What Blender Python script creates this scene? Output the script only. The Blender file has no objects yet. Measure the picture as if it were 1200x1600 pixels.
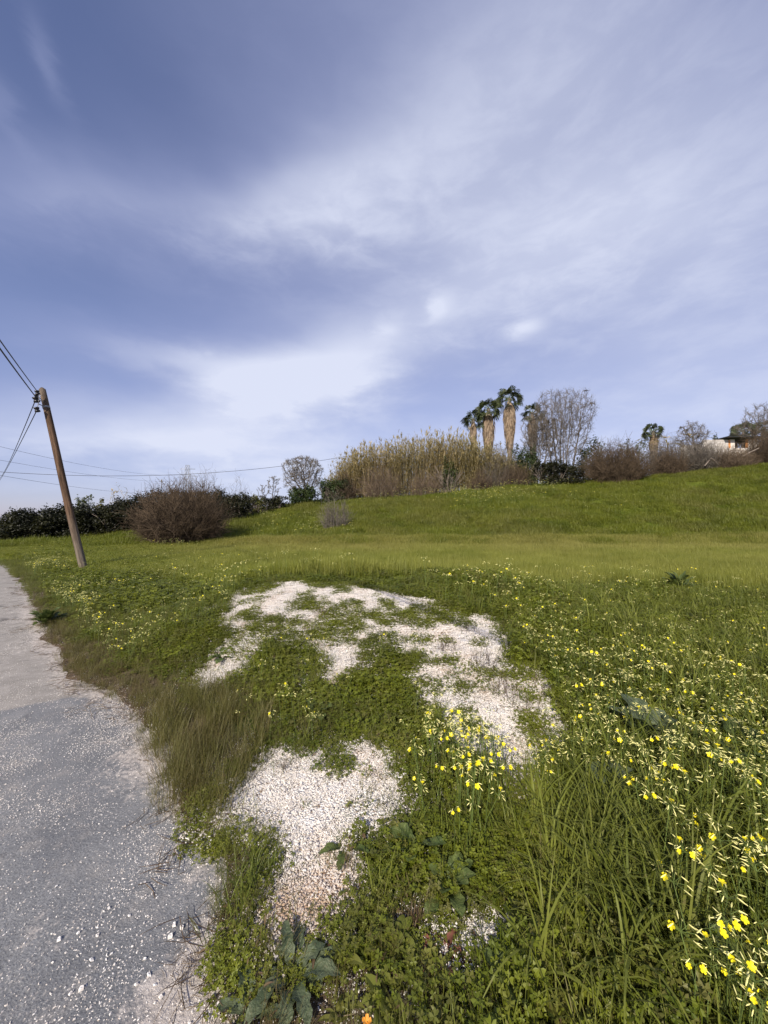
import bpy, math, random
import numpy as np
from mathutils import Vector, Matrix
R = math.radians
scene = bpy.context.scene
COL = scene.collection
rnd = random.Random(11)
RS = np.random.RandomState(7)

# ------------------------------------------------------------------ camera
PITCH = 1.5; FPX = 1600 * 13 / 36.0; EYE = 1.6
cd = bpy.data.cameras.new('camera'); cam = bpy.data.objects.new('camera', cd); COL.objects.link(cam)
cd.sensor_fit = 'VERTICAL'; cd.sensor_height = 36; cd.lens = 13; cd.clip_start = 0.05; cd.clip_end = 4000
cam.location = (0, 0, EYE); cam.rotation_euler = (R(90 + PITCH), 0, 0)
scene.camera = cam

# ------------------------------------------------------------------ colour management
scene.view_settings.view_transform = 'Standard'; scene.view_settings.look = 'None'
scene.view_settings.exposure = 0.14; scene.view_settings.gamma = 1.0
scene.view_settings.use_curve_mapping = False
scene.cycles.max_bounces = 6; scene.cycles.diffuse_bounces = 3; scene.cycles.glossy_bounces = 2
scene.cycles.transmission_bounces = 3

# ------------------------------------------------------------------ sun and sky
SUN_AZ = 22.0      # shadows run this many degrees right of straight ahead
SUN_EL = 33.0
sd = bpy.data.lights.new('sun', 'SUN'); sd.energy = 4.9; sd.angle = R(0.5); sd.color = (1.0, 0.915, 0.78)
sun = bpy.data.objects.new('sun', sd); COL.objects.link(sun)
ldir = Vector((math.sin(R(SUN_AZ)) * math.cos(R(SUN_EL)), math.cos(R(SUN_AZ)) * math.cos(R(SUN_EL)), -math.sin(R(SUN_EL))))
sun.rotation_euler = ldir.to_track_quat('-Z', 'Y').to_euler()


class NT:
    """small helper round a node tree"""
    def __init__(s, nt): s.nt = nt; nt.nodes.clear()
    def n(s, t, **k):
        o = s.nt.nodes.new(t)
        for a, b in k.items(): setattr(o, a, b)
        return o
    def l(s, a, b): s.nt.links.new(a, b)
    def put(s, sock, v):
        if isinstance(v, bpy.types.NodeSocket): s.l(v, sock)
        elif v is not None:
            if isinstance(v, (tuple, list)) and len(v) == 3 and sock.type == 'RGBA': v = (*v, 1)
            sock.default_value = v
    def m(s, op, a, b=None, c=None, clamp=False):
        o = s.n('ShaderNodeMath', operation=op, use_clamp=clamp)
        s.put(o.inputs[0], a)
        if b is not None: s.put(o.inputs[1], b)
        if c is not None: s.put(o.inputs[2], c)
        return o.outputs[0]
    def vm(s, op, a, b=None):
        o = s.n('ShaderNodeVectorMath', operation=op); s.put(o.inputs[0], a)
        if b is not None:
            s.put(o.inputs[3 if op == 'SCALE' else 1], b)
        return o.outputs[0]
    def mix(s, f, a, b, mode='MIX'):
        o = s.n('ShaderNodeMix', data_type='RGBA', blend_type=mode)
        s.put(o.inputs[0], f); s.put(o.inputs[6], a); s.put(o.inputs[7], b)
        return o.outputs[2]
    def noise(s, vec, scale, detail=3, rough=0.5, dist=0.0):
        o = s.n('ShaderNodeTexNoise'); s.put(o.inputs['Vector'], vec)
        o.inputs['Scale'].default_value = scale; o.inputs['Detail'].default_value = detail
        o.inputs['Roughness'].default_value = rough; o.inputs['Distortion'].default_value = dist
        return o.outputs[0]
    def ramp(s, f, lo, hi, a=0.0, b=1.0, smooth=True):
        o = s.n('ShaderNodeMapRange', interpolation_type='SMOOTHSTEP' if smooth else 'LINEAR')
        s.put(o.inputs[0], f)
        for i, v in enumerate((lo, hi, a, b)): o.inputs[i + 1].default_value = v
        return o.outputs[0]
    def attr(s, name, kind='GEOMETRY'):
        o = s.n('ShaderNodeAttribute', attribute_name=name, attribute_type=kind); return o.outputs['Fac']
    def pos(s): return s.n('ShaderNodeNewGeometry').outputs['Position']


def px_angles(px, py):
    a = (px - 600) / FPX; b = (800 - py) / FPX; p = R(PITCH)
    y = math.cos(p) - b * math.sin(p); z = math.sin(p) + b * math.cos(p)
    return math.atan2(a, y), math.atan2(z, math.hypot(a, y))

w = bpy.data.worlds.new("World"); scene.world = w; w.use_nodes = True
t = NT(w.node_tree)
sky = t.n('ShaderNodeTexSky', sky_type='NISHITA', sun_disc=False)
sky.sun_elevation = R(SUN_EL); sky.sun_rotation = R(180 + SUN_AZ)
sky.altitude = 50; sky.air_density = 1.0; sky.dust_density = 0.6; sky.ozone_density = 2.0
gen = t.n('ShaderNodeTexCoord').outputs['Generated']
sx = t.n('ShaderNodeSeparateXYZ'); t.l(gen, sx.inputs[0])
AZ = t.m('ARCTAN2', sx.outputs[0], sx.outputs[1]); EL = t.m('ARCSINE', sx.outputs[2])
# cirrus layer: project the view direction on a high flat sheet
den = t.m('ADD', t.m('MAXIMUM', sx.outputs[2], 0.0), 0.16)
cp = t.n('ShaderNodeCombineXYZ')
t.l(t.m('DIVIDE', sx.outputs[0], den), cp.inputs[0]); t.l(t.m('DIVIDE', sx.outputs[1], den), cp.inputs[1])
mp = t.n('ShaderNodeMapping'); t.l(cp.outputs[0], mp.inputs[0])
mp.inputs['Rotation'].default_value = (0, 0, R(28)); mp.inputs['Scale'].default_value = (0.8, 2.4, 1)
n1 = t.noise(mp.outputs[0], 0.42, 5, 0.48, 0.15)
mp2 = t.n('ShaderNodeMapping'); t.l(gen, mp2.inputs[0]); mp2.inputs['Scale'].default_value = (1.0, 1.0, 2.6)
mp2.inputs['Rotation'].default_value = (0, R(12), 0)
n2 = t.noise(mp2.outputs[0], 2.2, 4, 0.48, 0.1)
n3 = t.noise(mp2.outputs[0], 8.0, 5, 0.6, 0.3)
azn = t.m('ADD', AZ, t.m('MULTIPLY', t.m('SUBTRACT', n2, 0.5), 0.45))
eln = t.m('ADD', EL, t.m('MULTIPLY', t.m('SUBTRACT', n1, 0.5), 0.12))
eln = t.m('ADD', eln, t.m('MULTIPLY', t.m('SUBTRACT', n3, 0.5), 0.07))

def blob(px, py, sa, se, tilt=0.0, az=azn, el=eln):
    a0, e0 = px_angles(px, py)
    c, s_ = math.cos(R(tilt)), math.sin(R(tilt))
    da = t.m('SUBTRACT', az, a0); de = t.m('SUBTRACT', el, e0)
    u = t.m('DIVIDE', t.m('ADD', t.m('MULTIPLY', da, c), t.m('MULTIPLY', de, s_)), sa)
    v = t.m('DIVIDE', t.m('SUBTRACT', t.m('MULTIPLY', de, c), t.m('MULTIPLY', da, s_)), se)
    return t.m('EXPONENT', t.m('MULTIPLY', t.m('ADD', t.m('MULTIPLY', u, u), t.m('MULTIPLY', v, v)), -1.0))

V = 0.28
BL = [(430, 605, .30, .10, 8, .78), (200, 555, .24, .05, -4, .30), (560, 560, .24, .10, 15, .20), (240, 690, .42, .08, 0, .42),
      (850, 390, .50, .13, -8, .14), (1150, 330, .40, .14, -12, .08), (980, 380, .8, .5, 0, .18), (60, 230, .5, .5, 0, -.12), (140, 330, .40, .12, 5, .12), (60, 60, .5, .5, 0, -.14), (700, 300, .8, .5, 0, .16), (420, 340, .40, .08, 12, .32), (980, 110, .55, .30, -10, .18),
      (700, 470, .35, .12, 5, .12), (640, 250, .45, .12, 18, .16), (1150, 520, .50, .18, 0, .14), (1000, 620, .4, .12, 0, .12), (600, 760, 1.3, .16, 0, .42),
      (80, 320, .22, .06, 20, .18)]
for (x, y, sa, se, ti, am) in BL:
    V = t.m('ADD', V, t.m('MULTIPLY', blob(x, y, sa, se, ti), am))
mod = t.ramp(n1, 0.2, 0.8, 0.90, 1.10)
V = t.m('MULTIPLY', V, mod)
fine = t.ramp(n3, 0.35, 0.7, 0.95, 1.06)
V = t.m('MULTIPLY', V, t.m('MULTIPLY', fine, 0.94))
azf = t.m('ADD', AZ, t.m('MULTIPLY', t.m('SUBTRACT', n3, 0.5), 0.10)); elf = t.m('ADD', EL, t.m('MULTIPLY', t.m('SUBTRACT', n2, 0.5), 0.10))
for (x, y, sa, se, ti, am) in [(75, 95, .050, .016, -50, .20), (5, 150, .04, .018, -50, .16), (684, 482, .034, .020, 10, .22), (824, 514, .036, .020, 0, .24), (606, 512, .030, .018, 0, .14)]:
    V = t.m('ADD', V, t.m('MULTIPLY', blob(x, y, sa, se, ti, azf, elf), am))
V = t.m('MINIMUM', V, 0.96)
skyc = t.vm('SCALE', sky.outputs[0], 0.105)
skyc = t.mix(1.0, skyc, (1.06, 0.95, 1.16), 'MULTIPLY')
# thin cloud goes from violet grey where it is thin to near white where it is dense
cl = t.mix(t.ramp(V, 0.35, 1.0), (0.395, 0.435, 0.665), (0.68, 0.72, 0.87))
col = t.mix(V, skyc, cl)
bg = t.n('ShaderNodeBackground'); t.l(col, bg.inputs[0]); bg.inputs[1].default_value = 1.0
out = t.n('ShaderNodeOutputWorld'); t.l(bg.outputs[0], out.inputs[0])

# ------------------------------------------------------------------ places
def ray(px, py):
    a = (px - 600) / FPX; b = (800 - py) / FPX; p = R(PITCH)
    return np.array([a, math.cos(p) - b * math.sin(p), math.sin(p) + b * math.cos(p)])

def P(px, py, Y):
    d = ray(px, py); k = Y / d[1]
    return Vector((d[0] * k, Y, EYE + d[2] * k))

def project(X, Y, Z):
    p = R(PITCH); Z = Z - EYE
    yc = Y * math.cos(p) + Z * math.sin(p); zc = -Y * math.sin(p) + Z * math.cos(p)
    yc = np.where(np.abs(yc) < 1e-3, 1e-3, yc)
    return 600 + FPX * X / yc, 800 - FPX * zc / yc

def hashn(i, j, s):
    h = (i * 374761393 + j * 668265263 + s * 974634777) & 0xffffffff
    h = ((h ^ (h >> 13)) * 1274126177) & 0xffffffff
    return ((h ^ (h >> 16)) & 0xffff) / 65535.0

def vn(x, y, scale=1.0, seed=0):
    x = np.asarray(x, float) / scale; y = np.asarray(y, float) / scale
    i = np.floor(x).astype(np.int64); j = np.floor(y).astype(np.int64)
    fx = x - i; fy = y - j; fx = fx * fx * (3 - 2 * fx); fy = fy * fy * (3 - 2 * fy)
    a = hashn(i, j, seed); b = hashn(i + 1, j, seed); c = hashn(i, j + 1, seed); d = hashn(i + 1, j + 1, seed)
    return (a * (1 - fx) + b * fx) * (1 - fy) + (c * (1 - fx) + d * fx) * fy

def fbm(x, y, scale, seed=0, o=3):
    r = 0; am = 1; tot = 0
    for k in range(o):
        r = r + am * vn(x, y, scale / 2 ** k, seed + k * 7); tot += am; am *= 0.5
    return r / tot

def sst(x, a, b):
    k = np.clip((x - a) / (b - a), 0, 1); return k * k * (3 - 2 * k)

def flat(px, py, z=0.0):
    d = ray(px, py); k = (z - EYE) / d[2]; return (d[0] * k, d[1] * k)

EDGE = [(3, -120), (1.6, -30), (0.6, -4), (0.0, -0.6), (-0.35, 0.4)] + \
       [flat(*p) for p in [(345, 1600), (325, 1500), (335, 1400), (332, 1310), (272, 1262), (236, 1180), (196, 1110), (112, 1075), (92, 1040), (64, 1000), (44, 950), (28, 915), (0, 882)]] + \
       [(-24, 19.5), (-48, 31), (-140, 66), (-500, 180)]
EDGE = np.array(EDGE)

def road_d(X, Y):
    """signed distance from the road's edge, positive on the field side"""
    X = np.asarray(X, float); Y = np.asarray(Y, float)
    best = np.full(X.shape, 1e9); sg = np.ones(X.shape)
    for (x0, y0), (x1, y1) in zip(EDGE[:-1], EDGE[1:]):
        dx, dy = x1 - x0, y1 - y0; L2 = dx * dx + dy * dy
        k = np.clip(((X - x0) * dx + (Y - y0) * dy) / L2, 0, 1)
        qx = X - (x0 + k * dx); qy = Y - (y0 + k * dy); d = np.hypot(qx, qy)
        s = np.where(dx * qy - dy * qx < 0, 1.0, -1.0)
        up = d < best; best = np.where(up, d, best); sg = np.where(up, s, sg)
    return best * sg

CREST_PX = np.array([-600, 0, 120, 215, 300, 400, 480, 560, 640, 700, 800, 900, 1000, 1100, 1200, 1900])
CREST_PY = np.array([832, 829, 823, 817, 806, 793, 783, 777, 773, 767, 757, 751, 744, 734, 722, 716])
YC = 40.0

def ground(X, Y):
    X = np.asarray(X, float); Y = np.asarray(Y, float)
    dr = road_d(X, Y)
    e = dr + 0.30 * (fbm(X, Y, 0.5, 3) - 0.5)
    z = -0.035 + 0.055 * sst(e, -0.04, 0.12)
    z = z + 0.10 * sst(dr, 0.2, 3.0)
    # the overgrown heap
    mound = 0.50 * np.exp(-((X + 0.05) / 3.1) ** 4) * sst(Y, 1.6, 6.0) * (1 - sst(Y, 6.6, 9.5))
    mound2 = 0.16 * np.exp(-(((X + 0.42) / 0.55) ** 2 + ((Y - 1.95) / 0.7) ** 2))
    z = z + (mound + mound2) * sst(dr, 0.1, 1.2)
    z = z + 0.16 * (fbm(X, Y, 2.3, 5) - 0.5) * sst(dr, 0.2, 1.5) + 0.03 * (fbm(X, Y, 0.35, 9) - 0.5) * sst(dr, 0.1, 0.4)
    # the bank and its crest
    pxc = 600 + FPX * X / YC
    yc = np.interp(pxc, CREST_PX, CREST_PY)
    H = EYE + (815.1 - yc) / FPX * YC - 0.25
    k = np.clip((Y - 20.0) / (YC - 20.0), 0, 1)
    prof = 0.72 * k + 0.28 * (k * k * (3 - 2 * k)); prof = np.where(k > 0, prof - 0.06 * np.exp(-k * 9) * 0, 0)
    z = z + (H - 0.15) * prof
    z = z + 0.7 * (fbm(X, Y, 7.0, 21) - 0.5) * sst(Y, 21, 26) * (1 - 0.6 * sst(Y, 36, 40))
    z = z + .30 * (fbm(X, Y, 1.7, 23, 2) - .5) * sst(Y, 21, 25) * (1 - .5 * sst(Y, 38, 41))
    z = z + np.clip(Y - YC, 0, 60) * 0.012
    z = z - 0.018 * np.clip(Y - 140, 0, 1e9) ** 1.0 * sst(Y, 140, 260)
    return z

def g1(x, y): return float(ground(np.array([x]), np.array([y]))[0])

def raycast(px, py, h=0.0):
    d = ray(px, py); ks = np.geomspace(0.8, 120, 900)
    X = d[0] * ks; Y = d[1] * ks; Z = EYE + d[2] * ks
    hit = np.nonzero(Z < ground(X, Y) + h)[0]
    if len(hit) == 0: return None
    k = ks[hit[0]]; x, y = d[0] * k, d[1] * k
    return Vector((x, y, g1(x, y)))

def on(px, Y):
    """the spot on the ground seen in picture column px at distance Y"""
    x = (px - 600) / FPX * Y; z = g1(x, Y); 
    x = (px - 600) / FPX * (Y * math.cos(R(PITCH)) + (z - EYE) * math.sin(R(PITCH)))
    return Vector((x, Y, g1(x, Y)))

def px2m(n, Y): return n / FPX * Y

# ------------------------------------------------------------------ materials
def new_mat(name):
    m = bpy.data.materials.new(name); m.use_nodes = True; return m, NT(m.node_tree)

def finish(t, bsdf, disp=None):
    o = t.n('ShaderNodeOutputMaterial'); t.l(bsdf, o.inputs[0])

def principled(t, col, rough=0.8, spec=0.3, normal=None, metal=0.0):
    b = t.n('ShaderNodeBsdfPrincipled'); t.put(b.inputs['Base Color'], col); t.put(b.inputs['Roughness'], rough)
    b.inputs['Specular IOR Level'].default_value = spec; b.inputs['Metallic'].default_value = metal
    if normal is not None: t.l(normal, b.inputs['Normal'])
    return b.outputs[0]

def bump(t, h, dist=0.02, strength=0.6):
    b = t.n('ShaderNodeBump'); b.inputs['Distance'].default_value = dist; b.inputs['Strength'].default_value = strength
    t.l(h, b.inputs['Height']); return b.outputs[0]

def simple(name, c, rough=0.7, spec=0.3, var=0.25, scale=20, metal=0.0):
    m, t = new_mat(name)
    n = t.noise(t.pos(), scale, 4)
    col = t.mix(t.ramp(n, 0.3, 0.7), tuple(x * (1 - var) for x in c), tuple(min(1, x * (1 + var)) for x in c))
    finish(t, principled(t, col, rough, spec, None, metal)); return m

def leafy(name, a, b, dry=(0.16, 0.12, 0.055), nscale=6.0, trans=0.3, rough=0.5, spec=0.35, inst=True, fscale=None, light=None):
    """leaf material: colour between a and b by instance and place, towards dry by the instance's own dryness"""
    m, t = new_mat(name)
    n = t.ramp(t.noise(t.pos(), nscale, 3), 0.3, 0.7)
    if inst:
        oi = t.n('ShaderNodeObjectInfo').outputs['Random']
        f = t.m('ADD', t.m('MULTIPLY', n, 0.55), t.m('MULTIPLY', oi, 0.45))
    else: f = n
    col = t.mix(f, a, b)
    if light is not None:
        big = t.ramp(t.noise(t.pos(), 0.35, 3), 0.42, 0.62)
        col = t.mix(t.m('MULTIPLY', big, 0.6), col, light)
    if inst:
        col = t.mix(t.attr('dry', 'INSTANCER'), col, dry)
        # some single blades are dead
        dn = t.ramp(t.noise(t.pos(), 55, 1), 0.66, 0.72)
        col = t.mix(t.m('MULTIPLY', dn, 0.5), col, dry)
    if fscale:
        fn = t.ramp(t.noise(t.pos(), fscale, 2), 0.35, 0.65, 0.6, 1.4)
        col = t.vm('SCALE', col, fn)
    p = principled(t, col, rough, spec)
    tr = t.n('ShaderNodeBsdfTranslucent'); t.l(t.vm('MULTIPLY', col, (1.25, 1.3, 0.6)), tr.inputs[0])
    mx = t.n('ShaderNodeMixShader'); mx.inputs[0].default_value = trans; t.l(p, mx.inputs[1]); t.l(tr.outputs[0], mx.inputs[2])
    finish(t, mx.outputs[0]); return m

M = {}
M['clover'] = leafy('clover_leaf', (0.080, 0.110, 0.010), (0.215, 0.242, 0.020), nscale=2.0)
M['grass'] = leafy('meadow_grass', (0.085, 0.115, 0.014), (0.190, 0.215, 0.040), nscale=3.0, light=None)
M['field'] = leafy('field_grass', (0.150, 0.180, 0.020), (0.300, 0.310, 0.060), dry=(0.40, 0.33, 0.12), nscale=1.2, trans=0.35)
M['slope'] = leafy('bank_grass', (0.080, 0.108, 0.010), (0.215, 0.235, 0.026), dry=(0.20, 0.175, 0.06), nscale=0.5, trans=0.32, light=(0.18, 0.195, 0.030))
M['blade'] = leafy('broad_grass_blade', (0.085, 0.115, 0.012), (0.225, 0.248, 0.040), nscale=3.0, trans=0.3, rough=0.55, spec=0.25)
M['dry'] = leafy('dry_grass', (0.13, 0.085, 0.045), (0.22, 0.16, 0.085), dry=(0.10, 0.06, 0.03), nscale=8, trans=0.2)
M['broad'] = leafy('broad_leaf', (0.060, 0.098, 0.030), (0.115, 0.155, 0.055), nscale=9, trans=0.22, rough=0.42, spec=0.5, inst=False)
M['palebroad'] = leafy('grey_green_leaf', (0.075, 0.110, 0.060), (0.145, 0.180, 0.110), nscale=9, trans=0.2, rough=0.45, spec=0.5, inst=False)
M['hedge'] = leafy('dark_shrub_leaf', (0.009, 0.011, 0.004), (0.030, 0.031, 0.010), nscale=0.9, trans=0.2, inst=False, fscale=4)
M['ever'] = leafy('evergreen_leaf', (0.018, 0.034, 0.010), (0.060, 0.085, 0.024), nscale=0.9, trans=0.2, inst=False, fscale=4)
M['olive'] = leafy('olive_leaf', (0.060, 0.075, 0.040), (0.12, 0.135, 0.07), nscale=0.9, trans=0.2, inst=False, fscale=4)
M['yellowleaf'] = leafy('yellow_green_leaf', (0.07, 0.08, 0.02), (0.17, 0.15, 0.045), nscale=1.2, trans=0.25, inst=False, fscale=4)
M['palm'] = leafy('palm_frond', (0.024, 0.034, 0.012), (0.075, 0.090, 0.034), nscale=1.0, trans=0.15, inst=False, fscale=3)
M['reed'] = leafy('reed_leaf', (0.28, 0.215, 0.105), (0.56, 0.45, 0.26), dry=(0.20, 0.19, 0.09), nscale=0.8, trans=0.3, fscale=3, inst=True)
M['skirt'] = simple('dead_palm_frond', (0.27, 0.205, 0.145), 0.85, 0.1, 0.35, 2.5)
M['bark'] = simple('grey_bark', (0.20, 0.165, 0.135), 0.9, 0.1, 0.35, 8)
M['twig_brown'] = simple('brown_twig', (0.100, 0.073, 0.049), 0.9, 0.1, 0.35, 1.6)
M['twig_red'] = simple('reddish_twig', (0.150, 0.112, 0.078), 0.9, 0.1, 0.3, 1.6)
M['twig_grey'] = simple('grey_twig', (0.150, 0.130, 0.108), 0.9, 0.1, 0.3, 2)
M['petal'] = simple('yellow_petal', (0.86, 0.72, 0.012), 0.5, 0.3, 0.08, 60)
M['petal_pale'] = simple('pale_bud', (0.84, 0.78, 0.30), 0.5, 0.3, 0.12, 60)
M['stem'] = simple('flower_stem', (0.11, 0.15, 0.035), 0.6, 0.3, 0.2, 30)
M['black'] = simple('black_insulator', (0.012, 0.012, 0.014), 0.35, 0.5, 0.1, 20)
M['wire'] = simple('cable_rubber', (0.030, 0.028, 0.034), 0.6, 0.3, 0.1, 2)
M['steel'] = simple('galvanised_steel', (0.30, 0.30, 0.31), 0.6, 0.4, 0.2, 12, 0.0)
M['orange'] = simple('orange_petal', (0.75, 0.30, 0.03), 0.5, 0.3, 0.1, 30)
M['redleaf'] = simple('reddish_leaf', (0.14, 0.055, 0.035), 0.6, 0.3, 0.3, 30)

def veined(name, a, b):
    m, t = new_mat(name); p = t.pos()
    n = t.noise(p, 14, 4, 0.6); n2 = t.noise(p, 90, 3, 0.6); w_ = t.noise(p, 45, 2, 0.5, 1.5)
    c = t.mix(t.ramp(n, .3, .7), a, b); c = t.mix(t.ramp(w_, .56, .62, 0, .45), c, tuple(min(1, x * 1.7) for x in b)); c = t.mix(t.ramp(n2, .6, .7, 0, .5), c, (.15, .11, .05))
    pr = principled(t, c, .5, .4, bump(t, t.m('ADD', n2, w_), .006, .8)); tr = t.n('ShaderNodeBsdfTranslucent'); t.l(c, tr.inputs[0])
    mx = t.n('ShaderNodeMixShader'); mx.inputs[0].default_value = .22; t.l(pr, mx.inputs[1]); t.l(tr.outputs[0], mx.inputs[2]); finish(t, mx.outputs[0]); return m
M['broad'] = veined('broad_leaf', (0.055, 0.085, 0.018), (0.125, 0.155, 0.040))
M['palebroad'] = veined('grey_green_leaf', (0.060, 0.085, 0.038), (0.135, 0.160, 0.085))

def chip_mat():
    m, t = new_mat('white_stone_chip')
    oi = t.n('ShaderNodeObjectInfo').outputs['Random']
    n = t.noise(t.pos(), 70, 2)
    f = t.ramp(n, 0.3, 0.7)
    c = t.mix(f, (0.70, 0.64, 0.57), (0.88, 0.85, 0.80))
    d = t.ramp(t.noise(t.pos(), 140, 1), 0.64, 0.70)
    c = t.mix(t.m('MULTIPLY', d, 0.7), c, (0.36, 0.27, 0.20))
    c = t.mix(t.attr('dry', 'INSTANCER'), c, (0.48, 0.35, 0.25))
    finish(t, principled(t, c, 0.75, 0.3)); return m
M['chip'] = chip_mat()

def pole_mat():
    m, t = new_mat('weathered_pole_wood')
    tc = t.n('ShaderNodeTexCoord').outputs['Object']
    mp = t.n('ShaderNodeMapping'); t.l(tc, mp.inputs[0]); mp.inputs['Scale'].default_value = (14, 14, 0.7)
    g = t.noise(mp.outputs[0], 2.2, 6, 0.65)
    sp = t.n('ShaderNodeSeparateXYZ'); t.l(tc, sp.inputs[0])
    big = t.noise(tc, 0.9, 3)
    c = t.mix(t.ramp(g, 0.32, 0.68), (0.050, 0.030, 0.019), (0.170, 0.105, 0.066))
    low = t.ramp(t.m('ADD', sp.outputs[2], t.m('MULTIPLY', big, 1.6)), 1.2, 3.0, 1.0, 0.0)
    top = t.ramp(t.m('ADD', sp.outputs[2], t.m('MULTIPLY', big, 1.2)), 5.4, 7.2)
    gr = t.mix(t.ramp(g, 0.3, 0.7), (0.09, 0.075, 0.058), (0.22, 0.19, 0.15))
    c = t.mix(t.m('MULTIPLY', t.m('MAXIMUM', low, top), 0.8), c, gr)
    crack = t.ramp(t.noise(mp.outputs[0], 6.0, 2), 0.60, 0.66)
    c = t.mix(t.m('MULTIPLY', crack, 0.6), c, (0.025, 0.015, 0.01))
    finish(t, principled(t, c, 0.85, 0.15, bump(t, g, 0.02, 0.7))); return m
M['pole'] = pole_mat()

def ground_mat():
    m, t = new_mat('field_soil'); p = t.pos()
    n = t.noise(p, 3.0, 5, 0.6); n2 = t.noise(p, 40, 4, 0.65); n3 = t.noise(p, 0.25, 3)
    soil = t.mix(t.ramp(n, 0.35, 0.65), (0.055, 0.040, 0.026), (0.135, 0.100, 0.068))
    soil = t.mix(t.ramp(n2, 0.5, 0.7), soil, (0.20, 0.155, 0.11))
    green = t.mix(t.ramp(n2, 0.35, 0.65), (0.030, 0.048, 0.010), (0.085, 0.105, 0.024))
    far = t.mix(t.ramp(n3, 0.35, 0.65), (0.08, 0.11, 0.012), (0.14, 0.165, 0.022))
    farf = t.ramp(t.attr('far'), 0.0, 1.0)
    c = t.mix(t.ramp(t.m('ADD', t.attr('cover'), t.m('MULTIPLY', t.m('SUBTRACT', n, 0.5), 0.6)), 0.35, 0.65), soil, green)
    c = t.mix(farf, c, far)
    # stone dust spilled along the road's edge
    dust = t.ramp(t.m('ADD', t.attr('dust'), t.m('MULTIPLY', t.m('SUBTRACT', n2, 0.5), 1.1)), 0.45, 0.75)
    c = t.mix(dust, c, (0.47, 0.39, 0.32))
    finish(t, principled(t, c, 0.95, 0.1, bump(t, n2, 0.02, 0.8))); return m
M['ground'] = ground_mat()

def stone_sheet_mat():
    m, t = new_mat('crushed_white_stone'); p = t.pos()
    vo = t.n('ShaderNodeTexVoronoi', feature='F1'); t.l(p, vo.inputs['Vector']); vo.inputs['Scale'].default_value = 95
    vo.inputs['Randomness'].default_value = 1
    cs = t.n('ShaderNodeSeparateXYZ'); t.l(vo.outputs['Color'], cs.inputs[0])
    c = t.mix(cs.outputs[0], (0.66, 0.60, 0.53), (0.88, 0.85, 0.80))
    c = t.mix(t.ramp(cs.outputs[1], 0.86, 0.9), c, (0.34, 0.27, 0.21))
    big = t.noise(p, 2.2, 4, 0.6)
    c = t.mix(t.ramp(big, 0.45, 0.62), c, t.vm('MULTIPLY', c, (0.93, 0.83, 0.73)))
    c = t.mix(t.attr('tan'), c, t.vm('MULTIPLY', c, (0.66, 0.52, 0.41)))
    h = t.m('ADD', t.m('MULTIPLY', cs.outputs[2], 1.0), t.m('MULTIPLY', vo.outputs['Distance'], -1.2))
    finish(t, principled(t, c, 0.85, 0.2, bump(t, h, 0.010, 1.0))); return m
M['stone'] = stone_sheet_mat()

def road_mat():
    m, t = new_mat('worn_asphalt'); p = t.pos()
    n = t.noise(p, 1.1, 5, 0.6); n2 = t.noise(p, 130, 3, 0.7); n3 = t.noise(p, 6, 4, 0.6); n4 = t.noise(p, 24, 4, 0.7)
    new = t.mix(t.ramp(n, 0.3, 0.7), (0.142, 0.145, 0.149), (0.240, 0.239, 0.234))
    new = t.mix(t.m('MULTIPLY', t.ramp(n3, 0.5, 0.7), 0.5), new, (0.29, 0.27, 0.245))
    old = t.mix(t.ramp(n3, 0.3, 0.7), (0.25, 0.23, 0.20), (0.325, 0.297, 0.262))
    s = t.m('ADD', t.attr('seam'), t.m('MULTIPLY', t.m('SUBTRACT', n3, 0.5), 0.10))
    s = t.m('ADD', s, t.m('MULTIPLY', t.m('SUBTRACT', n4, 0.5), 0.10))
    c = t.mix(t.ramp(s, -0.02, 0.04), new, old)
    wv = t.n('ShaderNodeTexVoronoi', feature='DISTANCE_TO_EDGE'); wv.inputs['Scale'].default_value = .55
    dv = t.vm('ADD', p, t.vm('SCALE', t.n('ShaderNodeTexNoise').outputs[1], .3)); t.l(dv, wv.inputs['Vector'])
    crk = t.m('MULTIPLY', t.ramp(wv.outputs['Distance'], .004, .014, 1, 0), t.ramp(n, .45, .6)); c = t.mix(t.m('MULTIPLY', crk, .55), c, (.04, .04, .042))
    stn = t.ramp(t.noise(p, 2.2, 4, .6, .5), .58, .72); c = t.mix(t.m('MULTIPLY', stn, .45), c, (.085, .085, .088))
    c = t.mix(t.ramp(n2, 0.40, 0.72, 0.0, 0.75), c, t.vm('SCALE', c, 1.75))
    c = t.mix(t.ramp(n2, 0.25, 0.42, 0.6, 0.0), c, (0.055, 0.055, 0.06))
    vo = t.n('ShaderNodeTexVoronoi', feature='F1'); t.l(p, vo.inputs['Vector']); vo.inputs['Scale'].default_value = 60
    grit = t.m('MULTIPLY', t.ramp(vo.outputs['Distance'], 0.22, 0.30, 1, 0), t.ramp(t.noise(p, 5, 3), 0.50, 0.66))
    c = t.mix(t.m('MULTIPLY', grit, 0.7), c, (0.50, 0.46, 0.41))
    # trodden-in stone dust near the verge and in drifts
    dust = t.ramp(t.m('ADD', t.attr('dust'), t.m('ADD', t.m('MULTIPLY', t.m('SUBTRACT', n3, 0.5), 0.7), t.m('MULTIPLY', t.m('SUBTRACT', n4, 0.5), 0.9))), 0.40, 0.80)
    dc = t.mix(t.ramp(n4, 0.35, 0.65), (0.40, 0.345, 0.295), (0.60, 0.54, 0.48))
    c = t.mix(t.m('MULTIPLY', dust, 0.85), c, dc)
    h = t.m('ADD', n2, t.m('MULTIPLY', n4, 0.8))
    finish(t, principled(t, c, 0.85, 0.25, bump(t, h, 0.008, 0.7))); return m
M['road'] = road_mat()

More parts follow.
